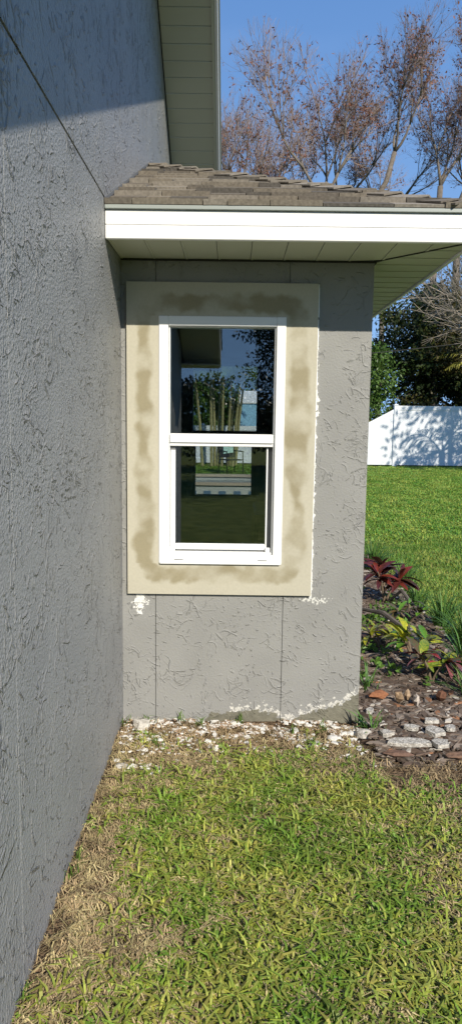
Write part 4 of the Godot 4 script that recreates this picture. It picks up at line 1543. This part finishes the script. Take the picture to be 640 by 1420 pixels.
	bark_piece("pale tan bark piece behind the pavers", Vector3(0.955, 0.085, -3.80), Vector3(0.020, 0.034, 0.026), -0.2, Color(0.36, 0.26, 0.17))
	bark_piece("whitish bark piece behind the pavers", Vector3(0.985, 0.08, -3.74), Vector3(0.017, 0.032, 0.03), 0.1, Color(0.48, 0.42, 0.36))
	bark_piece("dark brown bark piece at the right of the bed", Vector3(1.14, 0.08, -3.80), Vector3(0.024, 0.03, 0.03), 0.4, Color(0.14, 0.07, 0.045))
	bark_piece("flat brown bark strip at the front right of the bed", Vector3(1.06, 0.05, -3.16), Vector3(0.075, 0.012, 0.028), 0.1, Color(0.19, 0.12, 0.085))
	bark_piece("flat brown bark strip left of the pavers", Vector3(0.76, 0.05, -3.17), Vector3(0.065, 0.012, 0.022), -0.2, Color(0.16, 0.10, 0.075))
	# a fallen branch
	var br := mb()
	tube(br, [Vector3(1.0, 0.12, -5.45), Vector3(1.10, 0.17, -5.15), Vector3(1.20, 0.14, -4.75), Vector3(1.26, 0.10, -4.5)], [0.014, 0.018, 0.016, 0.010], 7)
	tag(build(br, "fallen_branch", M.bark, null), "grey fallen branch lying slantwise among the crotons", "branch")
	var br2 := mb()
	tube(br2, [Vector3(1.28, 0.06, -5.9), Vector3(1.36, 0.2, -5.75), Vector3(1.40, 0.12, -5.2)], [0.012, 0.014, 0.009], 6)
	tag(build(br2, "fallen_branch", M.bark, null), "grey forked branch behind the slanting one", "branch")
	# plants
	var maroon := [[Color(0.045, 0.012, 0.012), Color(0.11, 0.025, 0.018)], [Color(0.03, 0.02, 0.012), Color(0.07, 0.035, 0.02)], [Color(0.20, 0.035, 0.02), Color(0.10, 0.02, 0.015)]]
	var bright := [[Color(0.06, 0.17, 0.02), Color(0.12, 0.24, 0.03)], [Color(0.45, 0.40, 0.02), Color(0.14, 0.22, 0.02)], [Color(0.05, 0.12, 0.02), Color(0.36, 0.32, 0.02)]]
	var mixed := [[Color(0.40, 0.06, 0.06), Color(0.14, 0.03, 0.03)], [Color(0.06, 0.10, 0.03), Color(0.12, 0.05, 0.03)], [Color(0.05, 0.15, 0.02), Color(0.30, 0.30, 0.03)], [Color(0.16, 0.05, 0.05), Color(0.30, 0.12, 0.12)]]
	croton("dark maroon croton with upright leaves, farthest along the bed", Vector3(1.27, 0.03, -5.95), 0.34, 60, 0.17, maroon, 0.30)
	croton("green and yellow croton in the middle of the bed", Vector3(1.13, 0.03, -4.42), 0.24, 30, 0.14, bright, 0.20)
	croton("low croton with yellow leaves close to the bay wall", Vector3(1.0, 0.03, -4.72), 0.12, 24, 0.13, [bright[1], bright[2], maroon[1]], 0.22)
	croton("red, pink and green croton nearest the viewer", Vector3(1.17, 0.03, -4.12), 0.19, 26, 0.14, mixed, 0.20)
	croton("small yellow green croton at the right edge", Vector3(1.34, 0.03, -4.15), 0.16, 16, 0.11, bright, 0.14)
	croton("low dark croton behind the fallen branch", Vector3(1.33, 0.03, -5.35), 0.16, 30, 0.12, [maroon[1], mixed[1], bright[0]], 0.26)
	var dg := Color(0.085, 0.18, 0.04)
	clump("tall strappy green clump beside the bay corner, farthest back", Vector3(1.42, 0.0, -7.3), 130, 0.42, dg)
	clump("strappy green clump behind the maroon croton", Vector3(1.60, 0.0, -6.7), 90, 0.34, dg)
	clump("strappy green clump right of the maroon croton", Vector3(1.52, 0.0, -5.9), 80, 0.30, dg)
	clump("strappy green clump at the lawn edge, middle of the row", Vector3(1.58, 0.0, -5.35), 110, 0.34, dg)
	clump("strappy green clump at the right edge of the picture", Vector3(1.60, 0.0, -4.85), 120, 0.36, dg)
	clump("strappy green clump right of the red croton", Vector3(1.44, 0.0, -4.35), 110, 0.34, dg)
	clump("nearest strappy green clump at the right of the bed", Vector3(1.34, 0.0, -3.86), 80, 0.28, dg)
	clump("small grass clump at the bay corner among white lumps", Vector3(0.70, 0.02, -3.46), 26, 0.13, dg * 1.2)
	clump("thin dark weed clump beside the bay wall", Vector3(0.78, 0.02, -4.0), 24, 0.2, dg)
	# small weeds
	for k in 44:
		var x := rng.randf_range(0.72, 1.35)
		var z := rng.randf_range(-6.3, -4.0)
		var st := mb()
		for j in 16:
			leaf_quad(st, Vector3(rng.randfn(0, 0.03), rng.randf_range(0.0, 0.05), rng.randfn(0, 0.03)), (rvec() + Vector3(0, 0.4, 0)).normalized(), rvec(), rng.randf_range(0.03, 0.055), rng.randf_range(0.015, 0.03), Color(0.10, 0.19, 0.035) * rng.randf_range(0.6, 1.3))
		var w := build(st, "small_weed", M.leaf, null)
		w.position = Vector3(x, 0.05, z)
		tag(w, "small bright green weed sprouting in the bed by the wall", "weed", "small weeds in the bed")
	# weeds along the wall foot
	for k in 12:
		var st := mb()
		for j in 12:
			blade(st, Vector3(rng.randfn(0, 0.012), 0, rng.randfn(0, 0.012)), rng.randf() * TAU, rng.randf_range(0.04, 0.10), 0.005, rng.randf_range(0.1, 0.7), Color(0.10, 0.17, 0.03) * rng.randf_range(0.7, 1.3))
		var g := build(st, "wall_weed", M.grass, null)
		g.position = [Vector3(-0.52, 0.01, -3.50), Vector3(-0.41, 0.015, -3.53), Vector3(-0.24, 0.015, -3.54), Vector3(-0.14, 0.015, -3.50), Vector3(0.05, 0.015, -3.54), Vector3(0.30, 0.015, -3.42), Vector3(0.46, 0.015, -3.45), Vector3(0.38, 0.015, -3.30), Vector3(-0.33, 0.015, -3.27), Vector3(-0.525, 0.01, -2.36), Vector3(-0.53, 0.01, -2.28), Vector3(-0.525, 0.01, -1.76)][k]
		tag(g, "small grass sprout at the foot of the walls", "weed", "grass sprouts by the wall foot")

func named_stone(called: String, label: String, at: Vector3, s: Vector3, seed_: int) -> void:
	var o := put(rock(seed_, 0.8, 0.22), called, M.stone, null, Transform3D(Basis.from_scale(s), at))
	tag(o, label, "stone", "pale cement lumps")

func slab(label: String, at: Vector3, half: Vector3, turn: float) -> void:
	var st := mb()
	var n := 9
	var lo := []
	var hi := []
	for k in n:
		var a := TAU * k / n
		var q := Vector2(cos(a), sin(a))
		q /= maxf(absf(q.x), absf(q.y))
		var d := Vector3(q.x * half.x, 0, q.y * half.z) * rng.randf_range(0.7, 1.1)
		lo.append(d - Vector3(0, half.y, 0))
		hi.append(d * 0.95 + Vector3(0, half.y, 0))
	for k in range(1, n - 1):
		tri(st, hi[0], hi[k], hi[k + 1])
		tri(st, lo[0], lo[k + 1], lo[k])
	for k in n:
		var j := (k + 1) % n
		quad(st, lo[k], lo[j], hi[j], hi[k])
	var o := build(st, "paver_piece", M.stone, null)
	o.transform = Transform3D(Basis(Vector3.UP, turn) * Basis(Vector3.RIGHT, rng.randf_range(-0.06, 0.06)), at)
	tag(o, label, "paver", "broken pavers in the bed")

func bark_piece(label: String, at: Vector3, s: Vector3, turn: float, c: Color) -> void:
	var m := mat(Color.WHITE, 0.9, 0.2)
	m.albedo_texture = two_tone(128, 500 + int(absf(at.x) * 100.0), 0.06, 3, c * 0.6, c * 1.4)
	triplanar(m, 8.0)
	var o := put(rock(int(at.x * 1000.0) + 7, 1.0, 0.35), "bark_piece", m, null, Transform3D(Basis(Vector3.UP, turn) * Basis.from_scale(s), at))
	tag(o, label, "bark", "large bark pieces in the bed")
